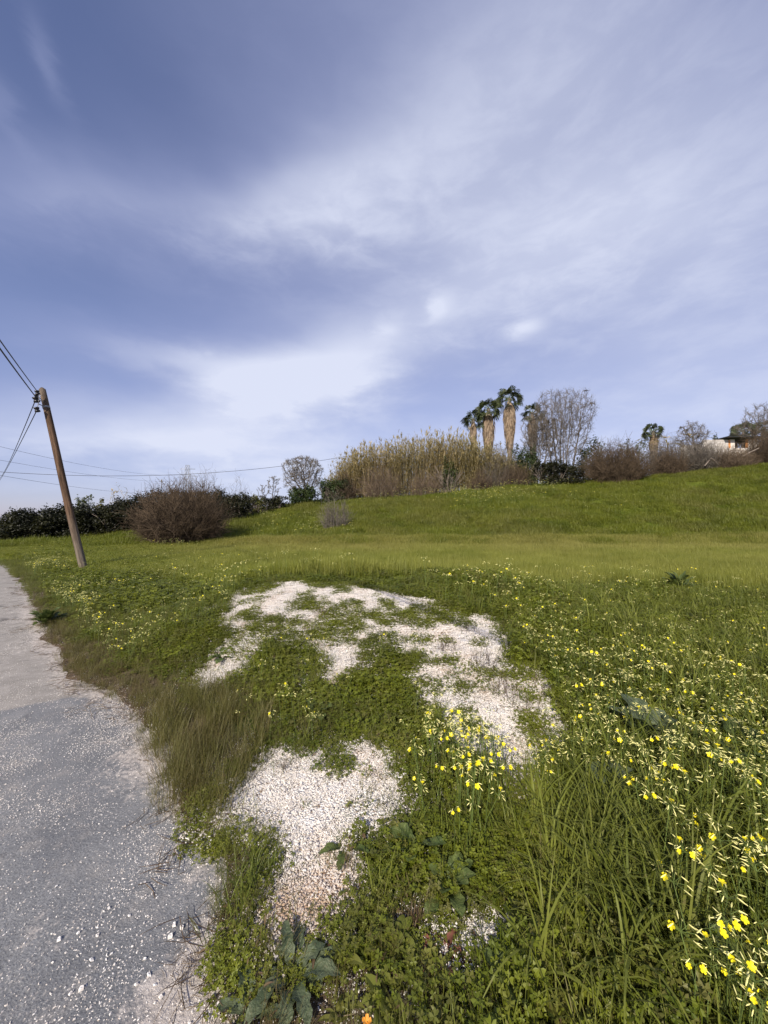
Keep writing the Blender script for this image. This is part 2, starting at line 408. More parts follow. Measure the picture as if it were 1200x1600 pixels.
# ------------------------------------------------------------------ mesh helpers
class MB:
    def __init__(s): s.v = []; s.f = []
    def add(s, vs, fs):
        b = len(s.v); s.v.extend(vs); s.f.extend([tuple(i + b for i in f) for f in fs])
    def tube(s, pts, rad, n=6, cap=True):
        """tapered tube along a polyline"""
        pts = [Vector(p) for p in pts]
        if not hasattr(rad, '__len__'): rad = [rad] * len(pts)
        b = len(s.v); up = Vector((0.31, 0.17, 0.93))
        for i, p in enumerate(pts):
            d = (pts[min(i + 1, len(pts) - 1)] - pts[max(i - 1, 0)])
            if d.length < 1e-9: d = Vector((0, 0, 1))
            d.normalize(); a = d.cross(up)
            if a.length < 0.1: a = d.cross(Vector((1, 0, 0)))
            a.normalize(); c = d.cross(a)
            for k in range(n):
                th = 2 * math.pi * k / n; s.v.append(p + (a * math.cos(th) + c * math.sin(th)) * rad[i])
        for i in range(len(pts) - 1):
            for k in range(n):
                q = b + i * n; k2 = (k + 1) % n
                s.f.append((q + k, q + k2, q + n + k2, q + n + k))
        if cap:
            s.f.append(tuple(b + k for k in range(n))[::-1]); q = b + (len(pts) - 1) * n
            s.f.append(tuple(q + k for k in range(n)))
    def box(s, c, d, rot=0.0):
        c = Vector(c); x, y, z = d[0] / 2, d[1] / 2, d[2] / 2; rm = Matrix.Rotation(rot, 3, 'Z')
        vs = [c + rm @ Vector((i * x, j * y, k * z)) for k in (-1, 1) for i, j in ((-1, -1), (1, -1), (1, 1), (-1, 1))]
        s.add(vs, [(3, 2, 1, 0), (4, 5, 6, 7), (0, 1, 5, 4), (1, 2, 6, 5), (2, 3, 7, 6), (3, 0, 4, 7)])
    def mesh(s, name, mat, smooth=False):
        me = bpy.data.meshes.new(name); me.from_pydata([tuple(v) for v in s.v], [], s.f)
        if not isinstance(mat, (list, tuple)): mat = [mat]
        for m_ in mat: me.materials.append(m_)
        if smooth: me.polygons.foreach_set('use_smooth', [True] * len(me.polygons))
        me.update(); return me
    def obj(s, name, mat, parent=None, smooth=False):
        o = bpy.data.objects.new(name, s.mesh(name, mat, smooth)); COL.objects.link(o)
        if parent: o.parent = parent
        return o

def tag(o, label=None, cat=None, group=None, kind=None):
    if label: o['label'] = label
    if cat: o['category'] = cat
    if group: o['group'] = group
    if kind: o['kind'] = kind
    return o

def empty(name, loc, label, cat, group=None, rz=0.0, sc=1.0):
    o = bpy.data.objects.new(name, None); COL.objects.link(o); o.location = loc; o.rotation_euler = (0, 0, rz)
    o.scale = (sc, sc, sc); o.empty_display_size = 0.1
    return tag(o, label, cat, group)

def copy_thing(o, loc, rz, sc, label, group=None):
    c = o.copy(); COL.objects.link(c); c.location = loc; c.rotation_euler = (0, 0, rz)
    c.scale = sc if hasattr(sc, '__len__') else (sc, sc, sc); c['label'] = label
    if group: c['group'] = group
    for ch in o.children:
        d = ch.copy(); COL.objects.link(d); d.parent = c
    return c

def grid_obj(name, X, Y, Z, keep, mat, attrs):
    ny, nx = X.shape
    idx = np.arange(nx * ny).reshape(ny, nx)
    q = np.stack([idx[:-1, :-1], idx[:-1, 1:], idx[1:, 1:], idx[1:, :-1]], -1)
    kc = keep[:-1, :-1] | keep[:-1, 1:] | keep[1:, 1:] | keep[1:, :-1]
    q = q[kc]
    used = np.unique(q); remap = -np.ones(nx * ny, int); remap[used] = np.arange(len(used)); q = remap[q]
    co = np.stack([X.ravel(), Y.ravel(), Z.ravel()], -1)[used]
    me = bpy.data.meshes.new(name); me.vertices.add(len(co)); me.vertices.foreach_set('co', co.ravel())
    me.loops.add(q.size); me.loops.foreach_set('vertex_index', q.ravel().astype(np.int32))
    me.polygons.add(len(q)); me.polygons.foreach_set('loop_start', np.arange(0, q.size, 4, dtype=np.int32))
    me.polygons.foreach_set('use_smooth', np.ones(len(q), bool))
    me.update(); me.validate()
    for k, a in attrs.items():
        at = me.attributes.new(k, 'FLOAT', 'POINT'); at.data.foreach_set('value', a.ravel()[used].astype(np.float32))
    me.materials.append(mat)
    o = bpy.data.objects.new(name, me); COL.objects.link(o); return o

def axis(lo, hi, c0, c1, d0, g):
    """coordinates with step d0 between c0 and c1, growing by factor g outside"""
    a = list(np.arange(c0, c1 + d0 / 2, d0)); d = d0; x = a[-1]
    while x < hi: d *= g; x += d; a.append(x)
    d = d0; x = a[0]; b = []
    while x > lo: d *= g; x -= d; b.append(x)
    return np.array(b[::-1] + a)

def inpoly(X, Y, poly):
    r = np.zeros(X.shape, bool); n = len(poly)
    for i in range(n):
        x0, y0 = poly[i]; x1, y1 = poly[(i + 1) % n]
        if y0 == y1: continue
        c = ((y0 > Y) != (y1 > Y)) & (X < (x1 - x0) * (Y - y0) / (y1 - y0) + x0); r ^= c
    return r

def polydist(X, Y, poly):
    best = np.full(X.shape, 1e9); n = len(poly)
    for i in range(n):
        x0, y0 = poly[i]; x1, y1 = poly[(i + 1) % n]; dx, dy = x1 - x0, y1 - y0
        k = np.clip(((X - x0) * dx + (Y - y0) * dy) / (dx * dx + dy * dy + 1e-12), 0, 1)
        best = np.minimum(best, np.hypot(X - x0 - k * dx, Y - y0 - k * dy))
    return np.where(inpoly(X, Y, poly), best, -best)

def wpoly(pts):
    r = []
    for p in pts:
        q = raycast(*p); r.append((q.x, q.y))
    return r

GP = [wpoly(p) for p in [
    [(356, 945), (372, 928), (420, 914), (470, 911), (540, 918), (620, 932), (680, 938), (700, 962), (765, 962), (795, 1000), (775, 1035), (835, 1055), (855, 1085),
     (885, 1130), (900, 1180), (850, 1190), (848, 1245), (800, 1243), (775, 1195), (735, 1170), (700, 1120), (650, 1100), (638, 1060), (655, 1025), (600, 1020),
     (570, 1055), (515, 1068), (512, 1020), (470, 1012), (420, 1002), (385, 1040), (345, 1078), (298, 1090), (325, 1040), (370, 1000), (360, 970)],
    [(430, 1165), (470, 1188), (520, 1170), (580, 1168), (612, 1200), (624, 1250), (596, 1292), (548, 1300), (530, 1340), (560, 1375), (520, 1425), (480, 1465), (410, 1480),
     (400, 1430), (432, 1380), (438, 1330), (395, 1308), (342, 1292), (348, 1265), (390, 1215)],
    [(720, 1450), (760, 1436), (800, 1450), (800, 1480), (760, 1490), (715, 1480)]]]

def gravel_d(X, Y):
    d = np.full(np.shape(X), -9.0)
    for g in GP: d = np.maximum(d, polydist(X, Y, g))
    wob = 0.22 * (fbm(X, Y, 0.55, 31, 4) - 0.5) * 2
    return np.where(d > -0.6, d + wob * 0.6, d)

TAN = wpoly([(400, 1390), (540, 1370), (560, 1430), (480, 1480), (390, 1480)])
BROWN = wpoly([(225, 1110), (300, 1085), (375, 1090), (420, 1130), (412, 1180), (365, 1255), (335, 1300), (265, 1262), (240, 1190)])
SEAM = [flat(-400, 1150), flat(0, 1112), flat(100, 1092), flat(190, 1092), flat(330, 1080)]

# ------------------------------------------------------------------ ground, road, crushed stone
ax = axis(-900, 900, -5.0, 6.0, 0.06, 1.06); ay = axis(-300, 1400, 0.6, 9.5, 0.06, 1.05)
GX, GY = np.meshgrid(ax, ay); GZ = ground(GX, GY); DR = road_d(GX, GY)
near = (np.abs(GX) < 8) & (GY > 0) & (GY < 12)
GD = np.full(GX.shape, -9.0); GD[near] = gravel_d(GX[near], GY[near])
gx_, gy_ = flat(300, 1600)
dust = np.clip(0.46 - np.abs(DR - 0.05) / 0.5, 0, 1) * sst(-GY, -7.5, -4)
cover = sst(DR, 0.15, 0.7) * (0.55 + 0.45 * fbm(GX, GY, 1.2, 41))
PXg, PYg = project(GX, GY, GZ)
cover = np.where((PYg > 1430) & (GY > 0) & (GY < 3), cover * 0.45, cover)
gobj = grid_obj('ground', GX, GY, GZ, np.ones(GX.shape, bool), M['ground'],
                {'far': sst(GY, 9, 16), 'cover': cover, 'dust': dust})
tag(gobj, kind='structure')

ax2 = axis(-90, 5, -5.0, 0.8, 0.06, 1.05); ay2 = axis(-60, 60, 0.6, 6.0, 0.06, 1.05)
RX, RY = np.meshgrid(ax2, ay2); RD = road_d(RX, RY)
seam = np.full(RX.shape, 1e9); sgn = np.ones(RX.shape)
for (x0, y0), (x1, y1) in zip(SEAM[:-1], SEAM[1:]):
    dx, dy = x1 - x0, y1 - y0; k = np.clip(((RX - x0) * dx + (RY - y0) * dy) / (dx * dx + dy * dy), 0, 1)
    qx = RX - x0 - k * dx; qy = RY - y0 - k * dy; d = np.hypot(qx, qy); up = d < seam
    seam = np.where(up, d, seam); sgn = np.where(up, np.where(dx * qy - dy * qx > 0, 1.0, -1.0), sgn)
seam = seam * sgn
rp = lambda px, py, s: np.exp(-((RX - flat(px, py)[0]) ** 2 + (RY - flat(px, py)[1]) ** 2) / s ** 2)
rd_dust = 0.50 * np.exp(-np.clip(-RD, 0, 9) / 0.14) + 0.16 * np.exp(-np.clip(-RD, 0, 9) / 0.5)
rd_dust = rd_dust + 0.30 * rp(200, 1200, .38) + 0.30 * rp(60, 1010, .6) + 0.15 * rp(90, 1060, .4) + 0.5 * rp(300, 1575, .16) + .35 * rp(200, 1600, .16) + .25 * rp(20, 1480, .2) + .22 * rp(120, 1440, .2) + .25 * rp(50, 960, 1.)
rd_dust = rd_dust - 0.25 * sst(RY, 7, 12)
robj = grid_obj('road', RX, RY, 0.0 + 0.012 * (fbm(RX, RY, 1.6, 51) - 0.5), (RD < 0.35) & (RD > -6.2), M['road'], {'seam': seam, 'dust': rd_dust})
tag(robj, kind='structure')

sm = (GX > -6) & (GX < 6) & (GY > .8) & (GY < 11) & (GD > -0.2)
SZ = GZ - 0.02 + 0.045 * sst(GD, -0.10, 0.06)
tan = sst(polydist(GX, GY, TAN), -0.15, 0.1)
sobj = grid_obj('crushed_stone', GX, GY, SZ, sm, M['stone'], {'tan': tan})
tag(sobj, 'white crushed stone spilled in bare patches over the overgrown heap', 'gravel', kind='stuff')

# ------------------------------------------------------------------ scatter: instances on points
def protos(name, meshes):
    c = bpy.data.collections.new(name)
    for i, me in enumerate(meshes):
        o = bpy.data.objects.new(f'{name}_{i:02d}', me); c.objects.link(o)
    return c

def scatter(name, coll, npro, pts, rz, tilt, scl, dry, label, cat):
    me = bpy.data.meshes.new(name); n = len(pts)
    me.vertices.add(n); me.vertices.foreach_set('co', np.asarray(pts, np.float32).ravel())
    rot = np.zeros((n, 3), np.float32); rot[:, 2] = rz; rot[:, 0] = tilt[:, 0]; rot[:, 1] = tilt[:, 1]
    a = me.attributes.new('rot', 'FLOAT_VECTOR', 'POINT'); a.data.foreach_set('vector', rot.ravel())
    scl = np.asarray(scl, np.float32)
    if scl.ndim == 1: scl = np.stack([scl] * 3, -1)
    a = me.attributes.new('scl', 'FLOAT_VECTOR', 'POINT'); a.data.foreach_set('vector', scl.ravel())
    a = me.attributes.new('dry', 'FLOAT', 'POINT'); a.data.foreach_set('value', np.asarray(dry, np.float32))
    a = me.attributes.new('pick', 'INT', 'POINT'); a.data.foreach_set('value', RS.randint(0, npro, n).astype(np.int32))
    o = bpy.data.objects.new(name, me); COL.objects.link(o)
    g = bpy.data.node_groups.new(name, 'GeometryNodeTree')
    g.interface.new_socket('Geometry', in_out='INPUT', socket_type='NodeSocketGeometry')
    g.interface.new_socket('Geometry', in_out='OUTPUT', socket_type='NodeSocketGeometry')
    N = g.nodes.new; L = g.links.new
    gi = N('NodeGroupInput'); go = N('NodeGroupOutput'); ip = N('GeometryNodeInstanceOnPoints'); ci = N('GeometryNodeCollectionInfo')
    ci.inputs['Collection'].default_value = coll; ci.inputs['Separate Children'].default_value = True; ci.inputs['Reset Children'].default_value = True
    def na(nm, ty):
        q = N('GeometryNodeInputNamedAttribute'); q.data_type = ty; q.inputs[0].default_value = nm; return q.outputs[0]
    L(gi.outputs[0], ip.inputs['Points']); L(ci.outputs[0], ip.inputs['Instance']); ip.inputs['Pick Instance'].default_value = True
    L(na('pick', 'INT'), ip.inputs['Instance Index']); L(na('scl', 'FLOAT_VECTOR'), ip.inputs['Scale'])
    er = N('FunctionNodeEulerToRotation'); L(na('rot', 'FLOAT_VECTOR'), er.inputs[0]); L(er.outputs[0], ip.inputs['Rotation'])
    L(ip.outputs[0], go.inputs[0])
    md = o.modifiers.new('scatter', 'NODES'); md.node_group = g
    tag(o, label, cat, kind='stuff'); return o

def blade(mb, base, h, w, lean, az, curl=1.0, seg=4, twist=0.0):
    """one grass blade: a narrow bent strip"""
    base = Vector(base); d = Vector((math.cos(az), math.sin(az), 0)); s = Vector((-math.sin(az + twist), math.cos(az + twist), 0))
    vs = []
    for i in range(seg + 1):
        k = i / seg; a = lean + curl * k * k
        # walk along the arc
        if i == 0: p = base.copy()
        else: p = p + (d * math.sin(a) + Vector((0, 0, 1)) * math.cos(a)) * (h / seg)
        ww = w * (1 - k ** 2.2) * (0.6 + 0.4 * min(1, k * 4)) * 0.5
        if i == seg: vs.append(p.copy())
        else: vs += [p - s * ww, p + s * ww]
    fs = [(2 * i, 2 * i + 1, 2 * i + 3, 2 * i + 2) for i in range(seg - 1)] + [(2 * seg - 2, 2 * seg - 1, 2 * seg)]
    mb.add(vs, fs)

def tuft_mesh(name, mat, n, rad, h0, h1, w0, w1, lean=0.35, curl=(0.3, 1.5), seg=4, seed=0):
    r = random.Random(seed); mb = MB()
    for i in range(n):
        q = rad * math.sqrt(r.random()); a = r.random() * 6.283
        blade(mb, (q * math.cos(a), q * math.sin(a), -0.01), r.uniform(h0, h1), r.uniform(w0, w1), r.uniform(0.0, lean), r.random() * 6.283, r.uniform(*curl), seg, r.uniform(-.5, .5))
    return mb.mesh(name, mat)

def leaflet(mb, c, dirv, nrm, L, W):
    """heart shaped, folded along its middle"""
    s = dirv.cross(nrm).normalized(); up = nrm * (W * 0.16)
    c = Vector(c)
    vs = [c, c + dirv * L * .5 + s * W * .38 + up * .7, c + dirv * L + s * W * .42 + up, c + dirv * L * .84, c + dirv * L - s * W * .42 + up, c + dirv * L * .5 - s * W * .38 + up * .7]
    mb.add(vs, [(0, 1, 2, 3), (0, 3, 4, 5)])

def clover_mesh(name, n, rad, h0, h1, L, seed=0, mat=None):
    r = random.Random(seed); mb = MB()
    for i in range(n):
        q = rad * math.sqrt(r.random()); a = r.random() * 6.283; x, y = q * math.cos(a), q * math.sin(a)
        h = r.uniform(h0, h1) * (1 - 0.35 * (q / rad) ** 2)
        c = Vector((x + r.gauss(0, .01), y + r.gauss(0, .01), h)); nr = Vector((r.gauss(0, .4), r.gauss(0, .4), 1)).normalized()
        a0 = r.random() * 6.283; l = L * r.uniform(.7, 1.2)
        ref = nr.cross(Vector((1, 0, 0))).normalized(); rf2 = nr.cross(ref)
        for k in range(3):
            th = a0 + k * 2.094; dv = (ref * math.cos(th) + rf2 * math.sin(th) - nr * 0.15).normalized()
            leaflet(mb, c, dv, nr, l, l * 1.15)
        if h > 0.05:
            sd_ = Vector((-(y), x, 0)).normalized() * 0.0012 if (x or y) else Vector((.0012, 0, 0))
            b = Vector((x * .8, y * .8, 0)); mb.add([b - sd_, b + sd_, c + sd_, c - sd_], [(0, 1, 2, 3)])
    return mb.mesh(name, mat or M['clover'])

def chip(mb, c, s, r):
    """angular stone chip"""
    q = Matrix.Rotation(r.random() * 6.283, 3, 'Z') @ Matrix.Rotation(r.gauss(0, .5), 3, 'X')
    sx, sy, sz = s * r.uniform(.7, 1.5), s * r.uniform(.5, .95), s * r.uniform(.3, .6)
    pts = [(-1, -.6, -1), (.8, -1, -1), (1, .7, -1), (-.6, 1, -1), (-.7, -.5, .7), (.4, -.7, 1), (.7, .4, .6), (-.4, .6, 1)]
    vs = [Vector(c) + q @ Vector((p[0] * sx * r.uniform(.75, 1.2), p[1] * sy * r.uniform(.75, 1.2), p[2] * sz)) for p in pts]
    mb.add(vs, [(0, 3, 2, 1), (4, 5, 6, 7), (0, 1, 5, 4), (1, 2, 6, 5), (2, 3, 7, 6), (3, 0, 4, 7)])

def chips_mesh(name, n, rad, s0, s1, seed):
    r = random.Random(seed); mb = MB()
    for i in range(n):
        q = rad * math.sqrt(r.random()); a = r.random() * 6.283; s = s0 + (s1 - s0) * r.random() ** 2.5
        chip(mb, (q * math.cos(a), q * math.sin(a), s * .25), s, r)
    return mb.mesh(name, M['chip'])

def fan(n, Y0, Y1, k, umax=1.32):
    """random spots in front of the camera; distance spread as Y**k"""
    q = RS.rand(n); Y = (Y0 ** (k + 1) + q * (Y1 ** (k + 1) - Y0 ** (k + 1))) ** (1 / (k + 1))
    X = RS.uniform(-umax, umax, n) * Y
    # the same plant density carried on beyond the picture's sides and under the camera
    M_ = 2.2; yy = np.linspace(Y0, Y1, 400); pd = (k + 1) * yy ** k / (Y1 ** (k + 1) - Y0 ** (k + 1)); wt = n * pd * M_ / (umax * yy); dy = yy[1] - yy[0]
    n2 = int(wt.sum() * dy); Ym = RS.choice(yy, n2, p=wt / wt.sum()) + RS.uniform(-dy, dy, n2) * .5
    Xm = np.where(RS.rand(n2) < .5, -1, 1) * (umax * Ym + RS.uniform(0, M_, n2)); X = np.concatenate([X, Xm]); Y = np.concatenate([Y, Ym])
    if Y0 < 1.5:
        d0 = n * pd[0] / (2 * umax * Y0); X3 = umax * Y0 + M_; n3 = int(d0 * 2 * X3 * (Y0 - .2)); X = np.concatenate([X, RS.uniform(-X3, X3, n3)]); Y = np.concatenate([Y, RS.uniform(.2, Y0, n3)])
    return X, Y

def place(X, Y, sink=0.01):
    return np.stack([X, Y, ground(X, Y) - sink], -1)

def rand_tilt(n, s): return RS.normal(0, s, (n, 2))

def info(X, Y):
    Z = ground(X, Y); px, py = project(X, Y, Z); dr = road_d(X, Y); gd = np.full(X.shape, -9.0)
    nr = (np.abs(X) < 7) & (Y < 12); gd[nr] = gravel_d(X[nr], Y[nr])
    return px, py, dr, gd
brown_d = lambda X, Y: polydist(X, Y, BROWN)

# -- low clover and sorrel leaves on the near ground
clo = protos('clover_tall', [clover_mesh(f'ct{i}', 40, .11, .05, .17, .0150, i) for i in range(6)])
clo_low = protos('clover_low', [clover_mesh(f'cl{i}', 48, .085, .006, .05, .010, 20 + i) for i in range(5)])
X, Y = fan(30000, 0.95, 10.5, 0.9); px, py, dr, gd = info(X, Y)
right = sst(px, 620, 800)
dens = np.where(gd > -0.03, 0.0, 1.0) * sst(dr + .5 * (fbm(X, Y, .5, 77) - .5), 0.22, 0.7)
dens *= np.where(brown_d(X, Y) > -0.1, 0.12, 1.0)
dens *= np.where((py > 1430) & (px < 1000), 0.62, 1.0)
dens *= 0.25 + 0.75 * sst(fbm(X, Y, .5, 61), .36, .52)
dens *= 1 - 0.55 * sst(Y, 7, 10)
k = RS.rand(len(X)) < dens
X, Y, right, py = X[k], Y[k], right[k], py[k]
s = RS.uniform(.7, 1.15, len(X)); hs = s * (0.58 + 0.50 * right) * (1 - .45 * np.exp(-(((px[k] - 980) / 160) ** 2 + ((py - 1380) / 150) ** 2))) * (0.45 + 1.1 * fbm(X, Y, .6, 71)); s = s * (1 + .25 * sst(Y, 3, 8))
scatter('clover', clo, 6, place(X, Y), RS.uniform(0, 6.28, len(X)), rand_tilt(len(X), .1), np.stack([s, s, hs], -1), 0.25 * RS.rand(len(X)) ** 3 * 2,
        'low green clover and sorrel leaves covering the near ground', 'ground cover')
print('clover', len(X))
# mats of clover creeping over the stone
X, Y = fan(42000, 1.1, 9.5, 0.9, 0.8); px, py, dr, gd = info(X, Y)
nn = fbm(X, Y, .62, 83, 3)
isl = np.zeros(len(X)); wob = 1.0 + 3.2 * (fbm(X, Y, .22, 87, 3) - .5)
for (a_, b_, r_) in [(440, 985, .50), (478, 946, .42), (400, 962, .25), (556, 958, .50), (520, 990, .35), (622, 966, .32), (470, 1004, .3), (655, 985, .32), (712, 962, .40), (585, 1005, .25), (672, 1078, .14),
                     (815, 1060, .30), (748, 1012, .2), (826, 1142, .14), (515, 1192, .16), (575, 1215, .05), (725, 1080, .12), (600, 940, .3), (540, 925, .3), (380, 1010, .25)]:
    c_ = raycast(a_, b_); isl = np.maximum(isl, (np.hypot(X - c_.x, (Y - c_.y) * .8) < r_ * .50 * wob) * 1.0)
lower = sst(-py, -1170, -1130)
mask = np.maximum(isl, np.maximum(sst(nn, .66, .68), .7 * sst(fbm(X, Y, .20, 89, 3), .63, .68)) * lower) * 1.35 + .002
mask = mask * (gd > -0.02) + 0.8 * ((gd > -.14) & (gd <= -0.02))
k = RS.rand(len(X)) < mask * .75
X, Y = X[k], Y[k]; s = RS.uniform(.6, 1.1, len(X))
pts = place(X, Y, -0.015)
scatter('creeping_clover', clo_low, 5, pts, RS.uniform(0, 6.28, len(X)), rand_tilt(len(X), .12), s, 0.3 * RS.rand(len(X)),
        'flat mats of clover creeping across the white crushed stone', 'ground cover')
print('creeping', len(X))

# -- mixed broader leaves and dead leaves through the clover
def leaf_clump(name, seed, mat, n=9, L=(.05, .12), W=.22, flat=.0):
    r = random.Random(seed); mb = MB()
    for i in range(n):
        a = r.random() * 6.283; l = r.uniform(*L); w_ = l * W * r.uniform(.7, 1.3); e0 = r.uniform(.25, 1.35) * (1 - flat); d = Vector((math.cos(a), math.sin(a), 0)); s_ = Vector((-d.y, d.x, 0)); p = Vector((r.uniform(-.03, .03), r.uniform(-.03, .03), .01)); vs = []
        for j in range(6):
            k = j / 5; el = e0 - 1.0 * k
            if j: p = p + (d * math.cos(el) + Vector((0, 0, 1)) * math.sin(el)) * l / 5
            pw = w_ * math.sin(math.pi * min(.97, .12 + k * .86)) ** .8; up_ = Vector((0, 0, pw * .35))
            vs += [p - s_ * pw + up_, p.copy(), p + s_ * pw + up_]
        fs = []
        for j in range(5):
            b = j * 3; fs += [(b, b + 1, b + 4, b + 3), (b + 1, b + 2, b + 5, b + 4)]
        mb.add(vs, fs)
    return mb.mesh(name, mat)
lc = protos('leaf_clump', [leaf_clump(f'lc{i}', 800 + i, M['blade'] if i % 3 else M['clover'], 14 + i, (.03, .075), .15 + .05 * (i % 3)) for i in range(6)])
X, Y = fan(9000, 0.95, 9.5, 0.9); px, py, dr, gd = info(X, Y)
dens = np.where(gd > -.03, .012, 1.0) * sst(dr, .2, .5) * (.12 + .75 * sst(fbm(X, Y, .45, 93), .48, .62)) * np.where(brown_d(X, Y) > 0, .1, 1)
k = RS.rand(len(X)) < dens; X, Y, px = X[k], Y[k], px[k]; s_c = RS.uniform(.7, 1.3, len(X)) * (.9 + .4 * sst(px, 650, 850))
scatter('leafy_herbs', lc, 6, place(X, Y, -.01), RS.uniform(0, 6.28, len(X)), rand_tilt(len(X), .15), s_c, .5 * RS.rand(len(X)) ** 2.5,
        'assorted broader green herb leaves mixed through the near clover', 'ground cover')
dl = protos('dead_leaf', [leaf_clump(f'dl{i}', 850 + i, M['dry'], 4, (.015, .04), .14, .6) for i in range(4)])
X, Y = fan(5000, 1.0, 5.5, 0.9); px, py, dr, gd = info(X, Y)
k = RS.rand(len(X)) < (.12 + .5 * (py > 1400)) * (dr > .0) * np.where(gd > 0, .25, 1); X, Y = X[k], Y[k]
scatter('dead_leaves', dl, 4, place(X, Y, -.03), RS.uniform(0, 6.28, len(X)), rand_tilt(len(X), .3), RS.uniform(.6, 1.3, len(X)), .8 * RS.rand(len(X)),
        'brown dead leaves and stems caught among the near plants', 'litter')

# -- meadow grass among the clover
gr = protos('grass_tuft', [tuft_mesh(f'gt{i}', M['blade'], 15, .05, .13, .33, .0035, .0075, .5, (.3, 2.0), 5, 40 + i) for i in range(7)])
X, Y = fan(17000, 1.0, 11.5, 0.9); px, py, dr, gd = info(X, Y)
dens = np.where(gd > 0.02, 0.02, 1.0) * sst(dr, 0.3, 0.8) * (0.28 + 0.72 * sst(fbm(X, Y, .7, 91), .40, .60))
dens *= np.where(brown_d(X, Y) > -0.05, 0.3, 1.0)
dens = np.maximum(dens, 0.8 * (gd < -.03) * np.exp(-(((px - 980) / 140) ** 2 + ((py - 1320) / 110) ** 2)))
k = RS.rand(len(X)) < dens
X, Y, px, py = X[k], Y[k], px[k], py[k]
s = RS.uniform(.6, 1.15, len(X)) * (0.75 + .35 * sst(px, 650, 850)) * np.where((py > 1430) & (px < 850), .75, 1)
scatter('grass', gr, 7, place(X, Y), RS.uniform(0, 6.28, len(X)), rand_tilt(len(X), .12), s, .35 * RS.rand(len(X)) ** 2 + .5 * RS.rand(len(X)) ** 2 * (py > 1400) * (px < 950),
        'arching green grass blades growing through the near ground cover', 'grass')
print('grass', len(X))
# long broad blades, lower right
gl = protos('long_grass', [tuft_mesh(f'gb{i}', M['blade'], 15, .06, .30, .58, .007, .0125, .35, (.5, 2.5), 8, 60 + i) for i in range(6)])
X, Y = fan(9000, 1.15, 7.5, 0.9, 1.25); px, py, dr, gd = info(X, Y)
c1 = np.exp(-(((px - 985) / 125) ** 2 + ((py - 1400) / 130) ** 2))
dens = (gd < -.12) * (c1 * 2.2 + .22 * sst(px, 800, 1000) * sst(fbm(X, Y, .6, 95), .45, .65))
dens *= np.where(Y < 1.2, 0.15, 1)
k = RS.rand(len(X)) < dens; X, Y = X[k], Y[k]; s = RS.uniform(.7, 1.1, len(X))
scatter('long_grass', gl, 6, place(X, Y), RS.uniform(0, 6.28, len(X)), rand_tilt(len(X), .12), s, .2 * RS.rand(len(X)),
        'long broad arching grass blades in the lower right of the meadow', 'grass')
print('long', len(X))

# -- short mixed blades fringing and dotting the stone
fr = protos('fringe', [tuft_mesh(f'fr{i}', M['grass'], 12, .05, .03, .10, .0015, .003, 1.0, (.2, 1.4), 4, 260 + i) for i in range(4)])
X, Y = fan(26000, 1.1, 9.5, .9, .8); px, py, dr, gd = info(X, Y)
k = (RS.rand(len(X)) < np.exp(-(gd / .09) ** 2) * .8 + .05 * (gd > 0) + .5 * (gd > 0) * sst(fbm(X, Y, .3, 99), .60, .66)) & (gd > -.25) & (dr > 0); X, Y = X[k], Y[k]
scatter('fringe_grass', fr, 4, place(X, Y, -.02), RS.uniform(0, 6.28, len(X)), rand_tilt(len(X), .15), RS.uniform(.6, 1.3, len(X)), .7 * RS.rand(len(X)),
        'thin short blades creeping over the rims of the white stone', 'grass')

# -- brownish fine grass by the road
dg = protos('dry_tuft', [tuft_mesh(f'dt{i}', M['grass'], 34, .06, .14, .32, .0015, .0032, .3, (.1, 1.2), 4, 80 + i) for i in range(5)])
X, Y = fan(62000, 1.2, 15, 0.8, 1.1); px, py, dr, gd = info(X, Y)
bd = brown_d(X, Y)
strip = sst(dr, -0.03, 0.12) * (1 - sst(dr, 0.7, 1.5)) * sst(-py, -1260, -1100) * (.35 + .65 * sst(fbm(X, Y, .6, 97), .3, .5))
blk = wpoly([(340, 1290), (400, 1300), (432, 1330), (425, 1380), (395, 1440), (335, 1490), (330, 1400)])
bk = polydist(X, Y, blk) > 0
dens = np.maximum(np.maximum((bd > -.08) * .8, strip * .95), bk * .5) * (gd < .05)
dens = np.maximum(dens, .30 * (py > 1420) * (px > 360) * (px < 950) * (gd < 0) * (dr > .1))
k = RS.rand(len(X)) < dens
X, Y, bd, bk, dr = X[k], Y[k], bd[k], bk[k], dr[k]
s = RS.uniform(.6, 1.1, len(X)) * np.where(bd > 0, 1.05, .6)
dry = np.where(bd > -.08, .42 + .4 * RS.rand(len(X)), np.where(bk, .15 + .3 * RS.rand(len(X)), (.45 + .45 * RS.rand(len(X)) - .2 * sst(dr, .3, 1)) * (1 - .6 * sst(Y, 5, 8))))
scatter('verge_grass', dg, 5, place(X, Y), RS.uniform(0, 6.28, len(X)), rand_tilt(len(X), .15), s, np.clip(dry, 0, 1),
        'fine half dry brownish grass along the edge of the road', 'grass')
print('verge', len(X))
